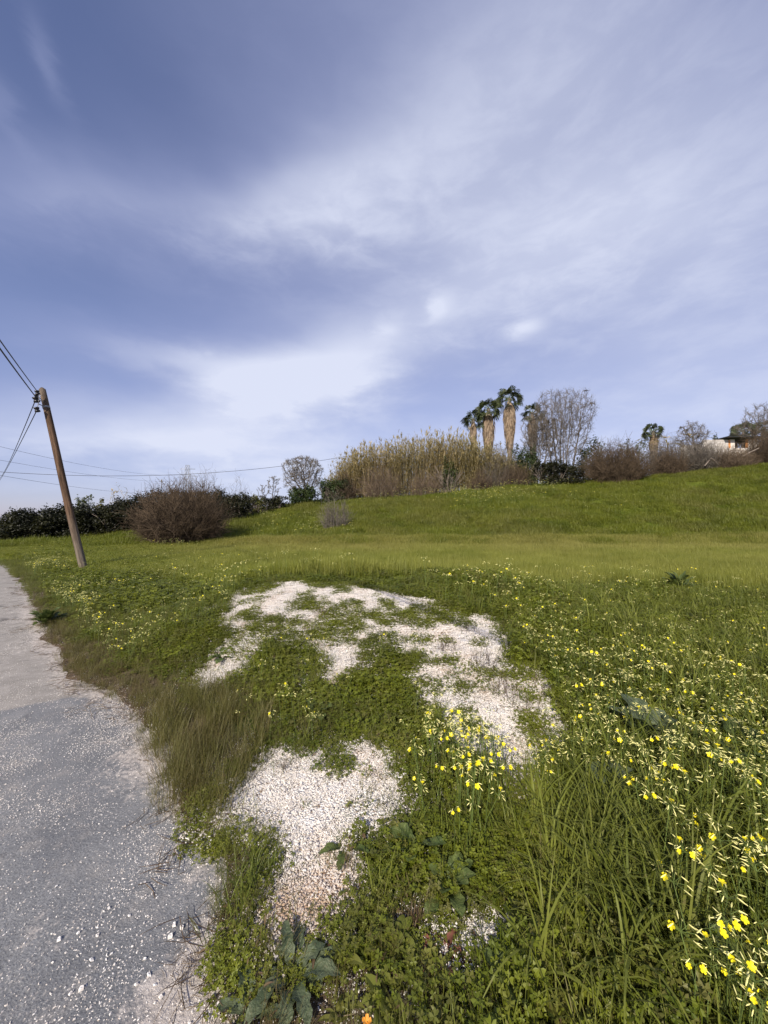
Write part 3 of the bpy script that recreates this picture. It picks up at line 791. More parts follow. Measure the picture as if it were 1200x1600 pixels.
# straw litter lying on the edge
def litter_mesh(name, seed):
    r = random.Random(seed); mb = MB()
    for i in range(16):
        a = r.random() * 6.283; p = Vector((r.uniform(-.1, .1), r.uniform(-.1, .1), r.uniform(.004, .02))); L = r.uniform(.04, .14)
        d = Vector((math.cos(a), math.sin(a), r.gauss(0, .12))); q = p + d * L * .5 + Vector((r.gauss(0, .006), r.gauss(0, .006), 0)); e = p + d * L
        mb.tube([p, q, e], [r.uniform(.001, .002), .0015, .0007], 3, False)
    return mb.mesh(name, M['dry'])
lt = protos('litter', [litter_mesh(f'li{i}', i) for i in range(4)])
X, Y = fan(9000, 1.15, 9, 0.6, 1.1); px, py, dr, gd = info(X, Y)
dens = np.exp(-((dr - .18) / .22) ** 2) * .45 + .05 * (gd < 0) * (py > 1400) * (dr > 0) + .035 * (gd > .05)
k = RS.rand(len(X)) < dens; X, Y = X[k], Y[k]
pts = place(X, Y, -.004); pts[:, 2] = np.maximum(pts[:, 2], .006)
scatter('straw_litter', lt, 4, pts, RS.uniform(0, 6.28, len(X)), rand_tilt(len(X), .08), RS.uniform(.5, 1.1, len(X)), .8 * RS.rand(len(X)),
        'dead straw and thin twigs littering the road edge', 'litter')
print('litter', len(X))

# -- taller pale grass of the level field
fp = protos('field_patch', [tuft_mesh(f'fp{i}', M['field'], 110, .24, .22, .46, .0035, .007, .16, (.05, .7), 3, 100 + i) for i in range(6)])
X, Y = fan(29000, 5.8, 22.5, 0.35, 1.36); px, py, dr, gd = info(X, Y)
dens = sst(Y + 2.2 * (fbm(X, Y, 2.0, 111) - .5) + .8 * sst(-px, -330, -150) * -4 + 1.7 * np.exp(-((px - 520) / 200) ** 2), 7.6, 9.8) * sst(dr, .5, 1.6) * (gd < -.3)
k = RS.rand(len(X)) < dens
X, Y, px, py = X[k], Y[k], px[k], py[k]
s = RS.uniform(.8, 1.2, len(X)); lft = sst(-px, -420, -150); hs = s * (.70 + .3 * fbm(X, Y, 2.5, 117)) * (1 - .40 * lft); s = s * (1 + .5 * sst(Y, 12, 22))
dry = np.clip(.05 + .35 * sst(Y, 12, 21) * (1 - lft) + .35 * (fbm(X, Y, 3.0, 119) - .5), 0, .7)
scatter('field_grass', fp, 6, place(X, Y), RS.uniform(0, 6.28, len(X)), rand_tilt(len(X), .05), np.stack([s, s, hs], -1), dry,
        'tall fine yellowish grass of the level field below the bank', 'grass')
print('field', len(X))
# leafy weeds between grass and the pole
X, Y = fan(9000, 6.0, 22.0, 0.5, 1.36); px, py, dr, gd = info(X, Y)
dens = sst(-px, -480, -250) * sst(dr, .4, 1.2) * (gd < -.2) * .8
k = RS.rand(len(X)) < dens; X, Y = X[k], Y[k]; s = RS.uniform(1.6, 3.0, len(X))
scatter('leafy_weeds', clo, 6, place(X, Y), RS.uniform(0, 6.28, len(X)), rand_tilt(len(X), .08), np.stack([s, s, s * .55], -1), .2 * RS.rand(len(X)),
        'leafy green weeds of the left meadow around the leaning pole', 'ground cover')

# -- grass of the bank and of the plateau
sp = protos('bank_patch', [tuft_mesh(f'sp{i}', M['slope'], 120, .45, .12, .34, .010, .020, .5, (.2, 1.4), 3, 130 + i) for i in range(6)])
X, Y = fan(21000, 20.0, 47, 0.75, 1.36); px, py, dr, gd = info(X, Y)
k = dr > .8; X, Y = X[k], Y[k]
s = RS.uniform(.8, 1.3, len(X)); hs = s * (.15 + 2.0 * fbm(X, Y, 1.5, 133))
dry = np.clip(1.2 * (fbm(X, Y, 4.0, 139) - .42), 0, .6)
scatter('bank_grass', sp, 6, place(X, Y, .03), RS.uniform(0, 6.28, len(X)), rand_tilt(len(X), .12), np.stack([s, s, hs], -1), dry,
        'lush green grass covering the rising bank', 'grass')
print('bank', len(X))
dt_ = protos('bank_tuft', [tuft_mesh(f'bt{i}', M['clover'], 90, .26, .18, .46, .012, .024, .5, (.3, 1.6), 3, 240 + i) for i in range(4)])
X, Y = fan(5200, 20.0, 42, 0.6, 1.36); k = (RS.rand(len(X)) < sst(fbm(X, Y, 1.7, 143), .50, .62)) & (road_d(X, Y) > 1); X, Y = X[k], Y[k]
s = RS.uniform(.6, 1.25, len(X))
scatter('bank_weeds', dt_, 4, place(X, Y, .02), RS.uniform(0, 6.28, len(X)), rand_tilt(len(X), .15), s, .4 * RS.rand(len(X)) ** 2,
        'taller darker weeds standing in clumps over the grassy bank', 'ground cover')

# -- stone chips
cs = protos('chips', [chips_mesh(f'ch{i}', 150, .080, .0016, .0056, 150 + i) for i in range(6)])
X, Y = fan(30000, 1.15, 9.5, .9, .8); px, py, dr, gd = info(X, Y)
k = RS.rand(len(X)) < (gd > -.04) * 1.0; X, Y = X[k], Y[k]
tn = sst(polydist(X, Y, TAN), -.15, .15)
pts = place(X, Y, -.022)
scatter('stone_chips', cs, 6, pts, RS.uniform(0, 6.28, len(X)), rand_tilt(len(X), .1), RS.uniform(.7, 1.15, len(X)), .15 * RS.rand(len(X)) + .55 * tn,
        'loose white stone chips lying on the bare patches', 'gravel')
print('chips', len(X))
# sparse chips thrown over the road
ch2 = protos('road_chips', [chips_mesh(f'rc{i}', 26, .11, .0008, .0040, 170 + i) for i in range(8)])
X, Y = fan(42000, 1.1, 9, .5, 1.15); px, py, dr, gd = info(X, Y)
dens = (dr < .25) * (.42 + .75 * np.exp(-np.abs(dr) / .15) + .3 * np.exp(-np.abs(dr) / .6)) * (.30 + 1.2 * sst(fbm(X, Y, .35, 181, 3), .42, .66)) * (1 - .8 * sst(Y, 2.6, 4.2)) * (1.0 + .8 * sst(-Y, -2.0, -1.3))
dens = np.maximum(dens, (dr > 0) * (gd < 0) * (gd > -.32) * .85)
dens = np.maximum(dens, (py > 1420) * (dr > 0) * .30 * (px < 1000))
k = RS.rand(len(X)) < dens; X, Y = X[k], Y[k]
pts = place(X, Y, -.003); pts[:, 2] = np.maximum(pts[:, 2], .002)
scatter('scattered_chips', ch2, 8, pts, RS.uniform(0, 6.28, len(X)), rand_tilt(len(X), .02), RS.uniform(.5, 1.1, len(X)), .3 * RS.rand(len(X)) ** 2,
        'small white stone chips strewn over the asphalt and verge', 'gravel')
print('road chips', len(X))

# the larger single stones on the road
def stone_mesh(seed):
    r = random.Random(seed); mb = MB(); chip(mb, (0, 0, .4), 1.0, r); me = mb.mesh('road_stone', M['chip']); return me
smesh = [stone_mesh(i) for i in range(5)]
big = [(272, 1447, 13), (284, 1452, 13), (266, 1466, 15), (308, 1453, 12), (226, 1501, 11), (92, 1470, 12), (152, 1464, 9), (127, 1548, 13), (233, 1525, 11), (153, 1462, 8),
       (170, 1421, 8), (202, 1433, 8), (122, 1460, 8), (143, 1502, 10), (174, 1493, 9), (251, 1560, 11), (213, 1541, 10), (110, 1555, 9), (242, 1541, 8), (88, 1387, 8)]
where = ['in the group beside the verge litter', 'in the group beside the verge litter', 'lowest of the group beside the verge litter', 'closest to the dry grass verge', 'alone on dark asphalt, oval', 'beside the pale straw']
for i, (x, y, s) in enumerate(big):
    q = flat(x, y); o = bpy.data.objects.new('stone', smesh[i % 5]); COL.objects.link(o)
    sc = s / FPX * math.hypot(q[0], q[1], EYE) * .42 * .45
    o.location = (q[0], q[1], .004 + sc * .1); o.scale = (sc, sc, sc * .9); o.rotation_euler = (0, 0, i * 1.3)
    tag(o, f'white stone {where[i]}, larger than the chips around it' if i < 6 else 'small whitish stone lying loose on the grey asphalt near the bottom edge', 'stone', 'larger stones on the road')

# ------------------------------------------------------------------ yellow flowers
def petals(mb, c, nrm, rad, open_=0.75):
    nrm = nrm.normalized(); a = nrm.cross(Vector((.3, .8, .1))).normalized(); b = nrm.cross(a)
    for k in range(5):
        th = k * 1.2566; dv = a * math.cos(th) + b * math.sin(th); sv = nrm.cross(dv)
        tip = c + dv * rad + nrm * rad * (1 - open_) * .9
        mid = c + dv * rad * .6 + nrm * rad * (1 - open_) * .7
        mb.add([c, mid + sv * rad * .40, tip + sv * rad * .30, tip + dv * rad * .05, tip - sv * rad * .30, mid - sv * rad * .40], [(0, 1, 2, 3), (0, 3, 4, 5)])

def bud(mb, c, d, L, r_):
    mb.tube([c, c + d * L * .5, c + d * L], [r_ * .45, r_, r_ * .5], 4)

def stalk_parts(r, nopen, nbud, H):
    """stem, open blossoms and closed buds of one flowering stalk"""
    top = Vector((r.gauss(0, .03), r.gauss(0, .03), H)); st = MB(); st.tube([(0, 0, 0), (top.x * .3, top.y * .3, H * .55), top], [.0018, .0016, .0013], 3, False)
    bl = []; bu = []
    for i in range(nopen + nbud):
        a = r.random() * 6.283; e = r.uniform(.1, 1.0)
        d = Vector((math.cos(a) * math.cos(e), math.sin(a) * math.cos(e), math.sin(e) * .8)).normalized(); L = r.uniform(.018, .034)
        c = top + d * L; st.tube([top, c], [.0009, .0009], 3, False)
        if i < nopen:
            m_ = MB(); nr = (d + Vector((-.25, -.55, .65))).normalized(); petals(m_, c, nr, r.uniform(.0082, .0118), r.uniform(.55, .9)); bud(m_, c - nr * .012, nr, .013, .0024); bl.append(m_)
        else:
            m_ = MB(); dd = Vector((d.x * 1.2, d.y * 1.2, r.uniform(-.9, .35))).normalized(); bud(m_, c, dd, r.uniform(.013, .022), .0019); bu.append(m_)
    return st, bl, bu

MIX = [M['stem'], M['petal'], M['petal_pale']]
def joined_stalk(seed, nopen, nbud, H):
    r = random.Random(seed); st, bl, bu = stalk_parts(r, nopen, nbud, H); mb = MB(); mi = []
    for k, lst in ((0, [st]), (1, bl), (2, bu)):
        for q in lst: mb.add(q.v, q.f); mi += [k] * len(q.f)
    me = mb.mesh('sorrel_flower', MIX); me.polygons.foreach_set('material_index', mi); return me

# prototypes with parts (near) and as one mesh (far)
PRO = []
for i, (no, nb) in enumerate([(1, 5), (1, 6), (0, 7), (1, 8), (2, 4), (0, 6)]):
    r = random.Random(300 + i); H = .27 + .04 * (i % 3); st, bl, bu = stalk_parts(r, no, nb, H)
    PRO.append((st.mesh('stem', M['stem']), [q.mesh('blossom', M['petal']) for q in bl], [q.mesh('bud', M['petal_pale']) for q in bu], H))
FAR = [joined_stalk(400 + i, (1, 0, 0, 1, 0, 0)[i], (5, 7, 8, 7, 6, 5)[i], .26 + .03 * (i % 3)) for i in range(6)]

ZONES = [  # px range, py range, count, with parts, zone words, group
    ((1085, 1200), (1420, 1592), 26, True, 'in the lower right corner', 'yellow sorrel flowers in the lower right corner'),
    ((1000, 1200), (1240, 1420), 26, True, 'beside the long grass at the right edge', 'yellow sorrel flowers by the long grass'),
    ((655, 790), (1135, 1290), 44, True, 'in the dense cluster between the two white stone patches', 'yellow sorrel flowers between the stone patches'),
    ((880, 1200), (1080, 1240), 60, True, 'in the thick green leaves right of the white stone', 'yellow sorrel flowers right of the stone'),
    ((800, 1200), (985, 1085), 74, False, 'in the right meadow behind the thick leaves', 'yellow sorrel flowers in the right meadow'),
    ((780, 1200), (900, 985), 60, False, 'near the start of the tall field grass on the right', 'yellow sorrel flowers at the field edge')]
first = {}
fcount = 0
for (x0, x1), (y0, y1), n, parts, words, group in ZONES:
    for i in range(n):
        for _ in range(20):
            if 'cluster' in words or 'corner' in words:
                x = rnd.gauss((x0 + x1) / 2, (x1 - x0) / 3.4); y = rnd.gauss((y0 + y1) / 2, (y1 - y0) / 3.4)
            else: x = rnd.uniform(x0, x1); y = rnd.uniform(y0, y1)
            g = raycast(x, y, .24)
            if g is None: continue
            gd = float(gravel_d(np.array([g.x]), np.array([g.y]))[0])
            if gd < -.02 and fbm(g.x, g.y, .5, 201) > .40: break
        j = rnd.randrange(6); sc = rnd.uniform(.8, 1.15) * (1.0 if g.y < 3 else .85); rz = rnd.uniform(-.6, .6) if j else rnd.uniform(-1, 1)
        if parts:
            st, bl, bu, H = PRO[j]
            lab = (f'open yellow sorrel flowers {words}' if bl else f'closed pale yellow sorrel buds {words}')
            if (j) not in first:
                root = empty('sorrel_flower', g, lab, 'flower', group, rz, sc)
                o = bpy.data.objects.new('stem', st); COL.objects.link(o); o.parent = root
                for q in bl: o = bpy.data.objects.new('blossom', q); COL.objects.link(o); o.parent = root
                for q in bu: o = bpy.data.objects.new('bud', q); COL.objects.link(o); o.parent = root
                first[j] = root
            else: copy_thing(first[j], g, rz, sc, lab, group)
        else:
            o = bpy.data.objects.new('sorrel_flower', FAR[j]); COL.objects.link(o); o.location = g; o.rotation_euler = (0, 0, rnd.random() * 6.28); o.scale = (sc,) * 3
            tag(o, f'small pale sorrel flower head {words}', 'flower', group)
        fcount += 1
print('flowers', fcount)

# the rest of the flowers: past 300, one object
fl = protos('far_flowers', FAR)
pts = []; ss = []
def addf(x0, x1, y0, y1, n, sc, soft=True, thr=.45, scale=.9):
    c = 0
    for _ in range(n * 6):
        if c >= n: break
        x = rnd.gauss((x0 + x1) / 2, (x1 - x0) / 3.6) if soft else rnd.uniform(x0, x1); y = rnd.gauss((y0 + y1) / 2, (y1 - y0) / 3.6) if soft else rnd.uniform(y0, y1)
        lift = .30 if sc > 1.6 else .0; g = raycast(x, y, .22 * min(1.5, sc) + lift)
        if g is None or fbm(g.x, g.y, scale, 207) < thr or road_d(np.array([g.x]), np.array([g.y]))[0] < .35: continue
        if gravel_d(np.array([g.x]), np.array([g.y]))[0] > -.02: continue
        pts.append((g.x, g.y, g.z + lift)); ss.append(sc * rnd.uniform(.8, 1.2)); c += 1
addf(760, 1230, 900, 1240, 560, .8, False, .36)
addf(840, 1230, 1240, 1500, 60, .95, False, .42)
addf(640, 800, 1130, 1290, 60, .9)
addf(120, 420, 890, 1060, 230, .75, False, .45)
addf(30, 110, 862, 915, 170, 1.0); addf(60, 190, 890, 960, 190, .85)
addf(190, 560, 868, 910, 110, 1.2, False, .45)
addf(340, 560, 1040, 1160, 25, .8, False, .3)
addf(440, 700, 930, 1010, 30, .7, False, .3)
addf(560, 1200, 890, 925, 90, 1.2, False, .42)
addf(590, 830, 760, 785, 420, 2.2, True, .35, 3); addf(790, 900, 750, 765, 110, 2.0, True, .3, 3)
addf(400, 560, 800, 835, 90, 1.8, False, .45, 3); addf(230, 300, 846, 852, 40, 1.5, True, .2, 3)
addf(700, 1200, 770, 800, 60, 1.8, False, .5, 3)
n = len(pts); print('far flowers', n)
scatter('yellow_flowers', fl, 6, np.array(pts), RS.uniform(0, 6.28, n), rand_tilt(n, .05), np.array(ss), np.zeros(n),
        'countless small yellow flowers dotting the meadow and bank', 'flowers')

# ------------------------------------------------------------------ single plants near the camera
def rosette(name, loc, n, L, W, droop, label, mat, seed, group=None, wav=.12, up=.7, fwd=None):
    r = random.Random(seed); mb = MB(); NS, NW = 14, 6
    for i in range(n):
        az = i * 2.4 + r.gauss(0, .25); l = L * r.uniform(.65, 1.1); w_ = W * r.uniform(.8, 1.2); e0 = up * r.uniform(.6, 1.3); ph = r.random() * 6
        d = Vector((math.cos(az), math.sin(az), 0)); s_ = Vector((-math.sin(az), math.cos(az), 0)); p = d * r.uniform(0, .015)
        b = len(mb.v)
        for a in range(NS + 1):
            k = a / NS; el = e0 - droop * k ** 1.3
            if a: p = p + (d * math.cos(el) + Vector((0, 0, 1)) * math.sin(el)) * (l / NS)
            nr = -d * math.sin(el) + Vector((0, 0, 1)) * math.cos(el)
            prof = (.12 if k < .18 else math.sin(math.pi * min(1, (k - .1) / .93)) ** .7) if k < 1 else .02
            for c in range(NW + 1):
                q = (c / NW - .5) * 2
                lob = 1 + .22 * math.sin(k * 26 + ph + q * 1.5) * abs(q)
                mb.v.append(p + s_ * q * w_ * .5 * prof * lob + nr * (abs(q) * w_ * .16 * prof + wav * w_ * math.sin(k * 13 + ph) * q * prof) + Vector((0, 0, .005)))
        for a in range(NS):
            for c in range(NW):
                z = b + a * (NW + 1) + c; mb.f.append((z, z + 1, z + NW + 2, z + NW + 1))
    o = mb.obj(name, mat, None, True); o.location = loc
    return tag(o, label, 'plant', group)

def at(px, py, h=0.0):
    return raycast(px, py, h)
rosette('broadleaf_weed', at(455, 1535), 15, .17, .046, 1.1, 'large grey green weed rosette with wide leaves at the bottom near the road', M['palebroad'], 1, up=.75)
rosette('broadleaf_weed', at(395, 1595), 8, .15, .04, 1.0, 'low grey green weed leaf spray at the very bottom left of the verge', M['palebroad'], 2, up=.6)
rosette('broadleaf_weed', at(72, 978), 36, .30, .10, 1.0, 'dark leafy weed spilling onto the edge of the road far left', M['broad'], 3, up=1.2)
rosette('broadleaf_weed', at(1030, 1175), 8, .34, .16, .9, 'big pale grey green leaves rising among the sorrel flowers', M['palebroad'], 4, up=1.35)
rosette('broadleaf_weed', at(955, 1270), 5, .26, .14, .9, 'broad pale leaf standing behind the long grass clump', M['palebroad'], 5, up=1.4)
rosette('broadleaf_weed', at(1165, 1190), 6, .26, .14, .9, 'rounded green leaf plant near the right edge of the meadow', M['broad'], 6, up=1.3)
rosette('broadleaf_weed', at(985, 1400), 11, .24, .12, 1.1, 'dark green broad leaved plant under the long grass clump', M['broad'], 7, up=1.2)
rosette('broadleaf_weed', at(965, 1480), 9, .18, .085, 1.0, 'small broad leaved plant below the long grass clump', M['broad'], 8, up=1.1)
rosette('broadleaf_weed', at(1120, 1570), 7, .18, .12, 1.0, 'round leaved plant in the lower right corner', M['broad'], 9, up=1.2)
rosette('broadleaf_weed', at(700, 1400), 10, .17, .06, 1.1, 'light green oblong leaves right of the lower stone patch', M['broad'], 10, up=1.1)
rosette('broadleaf_weed', at(650, 1340), 8, .16, .055, 1.0, 'light green leafy weed at the right rim of the lower stone patch', M['broad'], 11, up=1.1)
rosette('broadleaf_weed', at(820, 1590), 8, .17, .07, 1.0, 'dim green weed at the bottom edge below the small stone patch', M['broad'], 12, up=1.1)
rosette('broadleaf_weed', at(350, 1030), 9, .17, .07, .9, 'broad leaved weed on the left rim of the upper stone patch', M['broad'], 13, up=.8)
rosette('broadleaf_weed', at(500, 1120), 6, .16, .08, .9, 'small broad leaves among clover between the stone patches', M['broad'], 14, up=.9)
rosette('broadleaf_weed', at(1062, 925), 26, .50, .12, .9, 'dark bushy weed standing above the meadow by the tall field grass', M['broad'], 15, up=1.3)
rosette('broadleaf_weed', at(690, 1500), 8, .10, .035, 1.0, 'small reddish leaved weed near the bottom edge', M['redleaf'], 16, up=.9)
rosette('broadleaf_weed', at(540, 1330), 9, .13, .035, .8, 'leafy weed creeping onto the right side of the lower stone patch', M['broad'], 17, up=.6)

def blade_tuft(px, py, n, h0, h1, w0, w1, lean, curl, mat, label, seed, rad=.02):
    g = at(px, py); me = tuft_mesh('grass_tuft', mat, n, rad, h0, h1, w0, w1, lean, curl, 6, seed)
    o = bpy.data.objects.new('grass_tuft', me); COL.objects.link(o); o.location = (g.x, g.y, g.z + .02); return tag(o, label, 'plant')
blade_tuft(480, 1268, 14, .05, .12, .002, .004, 1.2, (.2, .8), M['grass'], 'small spidery green tuft alone on the lower white stone patch', 501)
blade_tuft(445, 1208, 70, .05, .12, .0012, .002, 1.0, (.1, .8), M['twig_brown'], 'brown dried tuft at the upper left of the lower stone patch', 502, .03)
blade_tuft(648, 1448, 34, .05, .11, .003, .005, 1.3, (.1, .5), M['dry'], 'withered straw coloured rosette right of the lower stone patch', 503)
blade_tuft(545, 1370, 22, .07, .15, .0015, .003, .7, (.1, .8), M['dry'], 'thin brownish seedling tuft on the tan end of the lower stone patch', 504, .04)
blade_tuft(755, 1045, 90, .12, .26, .0022, .004, 1.1, (.1, .8), M['twig_brown'], 'dry thin stalked tuft in the middle of the upper stone patch', 505, .12)
blade_tuft(790, 1090, 80, .10, .22, .0022, .004, 1.1, (.1, .8), M['twig_brown'], 'dry thin stalked tuft low on the right arm of the upper stone patch', 506, .1)
blade_tuft(700, 1020, 70, .10, .20, .0022, .004, 1.1, (.1, .8), M['twig_brown'], 'dry tuft near the centre gap of the upper stone patch', 507, .1)
blade_tuft(390, 1390, 70, .10, .22, .003, .006, .8, (.3, 1.4), M['grass'], 'green grass clump between the road and the lower stone patch', 508, .10)
blade_tuft(375, 1440, 50, .08, .18, .003, .006, .8, (.3, 1.4), M['grass'], 'green grass clump on the road verge just below its larger neighbour', 509, .08)

for i, (x, y, lb) in enumerate([(560, 1040, 'dry brown twiggy tuft on the inner rim of the upper stone patch'), (820, 1110, 'dry brown twiggy tuft among stones near the flowering cluster'), (735, 990, 'dry brown twiggy tuft near the top right of the stone patch'),
                                (500, 965, 'dry brown twiggy tuft near the top left of the stone patch'), (850, 1085, 'dry brown twiggy tuft at the right rim of the upper stone patch')]):
    blade_tuft(x, y, 60, .07, .17, .002, .0035, 1.2, (.1, .8), M['twig_brown'], lb, 520 + i, .10)
mb = MB(); c = Vector((0, 0, .05)); petals(mb, c, Vector((0, -.3, 1)), .014, .35); mb.tube([(0, 0, 0), c], .0015, 3)
o = mb.obj('orange_flower', M['orange']); g = at(573, 1594, .06); o.location = g; tag(o, 'single small orange flower at the bottom edge of the picture', 'flower')

# ------------------------------------------------------------------ leaning pole, its fittings, cables
gb = raycast(131, 893); YP = gb.y
top = P(66, 609, YP + .2)
axis_v = Vector(top) - gb; Hp = axis_v.length
root = empty('utility_pole', gb, 'brown wooden utility pole leaning left beside the road', 'pole')
q = axis_v.normalized().to_track_quat('Z', 'Y'); root.rotation_mode = 'XYZ'; root.rotation_euler = q.to_euler()
mb = MB(); N_ = 26
zs = [-.4] + [Hp * i / N_ for i in range(N_ + 1)]
r0, r1 = .108, .088
mb.tube([(0.012 * math.sin(z * 1.1), .012 * math.cos(z * .9), z) for z in zs] + [(0, 0, Hp + .07)], [r0 * 1.03] + [r0 + (r1 - r0) * i / N_ for i in range(N_ + 1)] + [.03], 14)
mb.obj('shaft', M['pole'], root, True)
inv = root.rotation_euler.to_matrix().inverted()
def loc(p): return inv @ (Vector(p) - gb)
d_view = YP - .1
def PL(x, y, dd=0.0): return P(x, y, d_view + dd)
mb = MB(); z = loc(PL(70, 629)).z; mb.tube([(0, 0, z - .03), (0, 0, z + .03)], r1 + .012, 14)
mb.obj('metal_band', M['steel'], root)
mb = MB(); a = loc(PL(60, 631)); mb.tube([(0, 0, z), a], .014, 6); mb.tube([loc(PL(60, 620)), (0, 0, loc(PL(60, 620)).z - .1), (r1 + .12, 0, loc(PL(74, 617)).z)], .012, 6)
mb.obj('bolt', M['steel'], root)
for (x, y, s) in [(58.5, 613.5, .065), (57, 619, .06), (56.5, 624.5, .085), (57.8, 640, .075)]:
    mb = MB(); c = loc(PL(x, y)); R_ = s
    dvv = Vector((.35, .2, 1)).normalized()
    mb.tube([c - dvv * R_ * 1.1, c - dvv * R_ * .9, c - dvv * R_ * .3, c, c + dvv * R_ * .3, c + dvv * R_ * .9, c + dvv * R_ * 1.1], [R_ * .4, R_, R_ * .9, R_ * .6, R_ * .9, R_, R_ * .4], 10)
    mb.obj('insulator', M['black'], root, True)
mb = MB(); mb.tube([loc(PL(57, 612)), loc(PL(60.5, 617)), loc(PL(61, 623)), loc(PL(58, 640))], .012, 5); mb.tube([loc(PL(60.5, 617)), loc(PL(65, 618))], .012, 5)
mb.obj('bracket', M['steel'], root)

def wire(a, b, sag, rad, label, group, n=40):
    a, b = Vector(a), Vector(b); mb = MB(); o_ = a.copy()
    mb.tube([a.lerp(b, i / n) - Vector((0, 0, sag * 4 * (i / n) * (1 - i / n))) - o_ for i in range(n + 1)], rad, 5)
    o = mb.obj('cable', M['wire'], None, True); o.location = o_
    return tag(o, label, 'cable', group)
def beyond(a, b, k): return Vector(a) + (Vector(b) - Vector(a)) * k
W1 = PL(58.5, 612); Q1 = P(0, 522, YP - 4.9)
wire(W1, beyond(W1, Q1, 4.0), .15, .011, 'upper of two thin cables rising left from the leaning pole top', 'cables on the leaning pole')
W2 = PL(56.5, 621); Q2 = P(0, 535, YP - 4.9)
wire(W2, beyond(W2, Q2, 4.0), .15, .014, 'lower, thicker of two cables rising left from the leaning pole top', 'cables on the leaning pole')
W3 = PL(55, 626); Q3 = P(0, 742, YP + 26)
wire(W3, beyond(W3, Q3, 1.3), .5, .013, 'left cable dropping from the pole top toward the far road', 'cables on the leaning pole')
W4 = PL(57.5, 641); Q4 = P(0, 748, YP + 26)
wire(W4, beyond(W4, Q4, 1.3), .2, .013, 'right cable dropping from the lowest insulator toward the far road', 'cables on the leaning pole')
wire(P(-160, 722, 36), P(640, 692, 47), 2.6, .022, 'dark cable sagging across the sky from the left edge to the reeds', 'distant cables')
wire(P(-260, 630, 60), P(292, 742, 236), 4.0, .035, 'faint topmost cable running to the far lattice pylon', 'distant cables')
wire(P(-260, 668, 60), P(291, 752, 236), 3.0, .032, 'faint middle cable running to the far lattice pylon', 'distant cables')
wire(P(-200, 706, 60), P(284, 770, 236), 3.0, .035, 'faint lowest cable running to the far lattice pylon', 'distant cables')

# ------------------------------------------------------------------ twiggy things
def grow(mb, p, d, L, rad, depth, r, spread=.55, up=.12, seg=3, nb=(2, 4), minr=.006, sides=None):
    """recursive branch"""
    pts = [p.copy()]; q = p.copy(); dd = d.copy()
    for i in range(seg):
        dd = (dd + Vector((r.gauss(0, .10), r.gauss(0, .10), r.gauss(0, .07) + up * .4))).normalized(); q = q + dd * (L / seg); pts.append(q.copy())
    r1_ = max(minr, rad * .62)
    mb.tube(pts, [rad + (r1_ - rad) * i / seg for i in range(seg + 1)], (sides or (6 if rad > .06 else 4 if rad > .02 else 3)), False)
    if depth <= 0: return
    n = r.randint(*nb)
    for i in range(n):
        k = 1.0 if i == 0 else r.uniform(.35, 1.0)
        j = min(seg - 1, int(k * seg)); base = pts[j].lerp(pts[j + 1], min(1, k * seg - j)) if k < 1 else pts[-1]
        sp_ = spread * (.4 if i == 0 else 1.0)
        nd = (dd + Vector((r.gauss(0, sp_), r.gauss(0, sp_), r.gauss(0, sp_ * .6) + up))).normalized()
        grow(mb, base, nd, L * r.uniform(.62, .86), max(minr, rad * (.7 if i == 0 else .52)), depth - 1, r, spread, up, max(2, seg - 0), nb, minr)

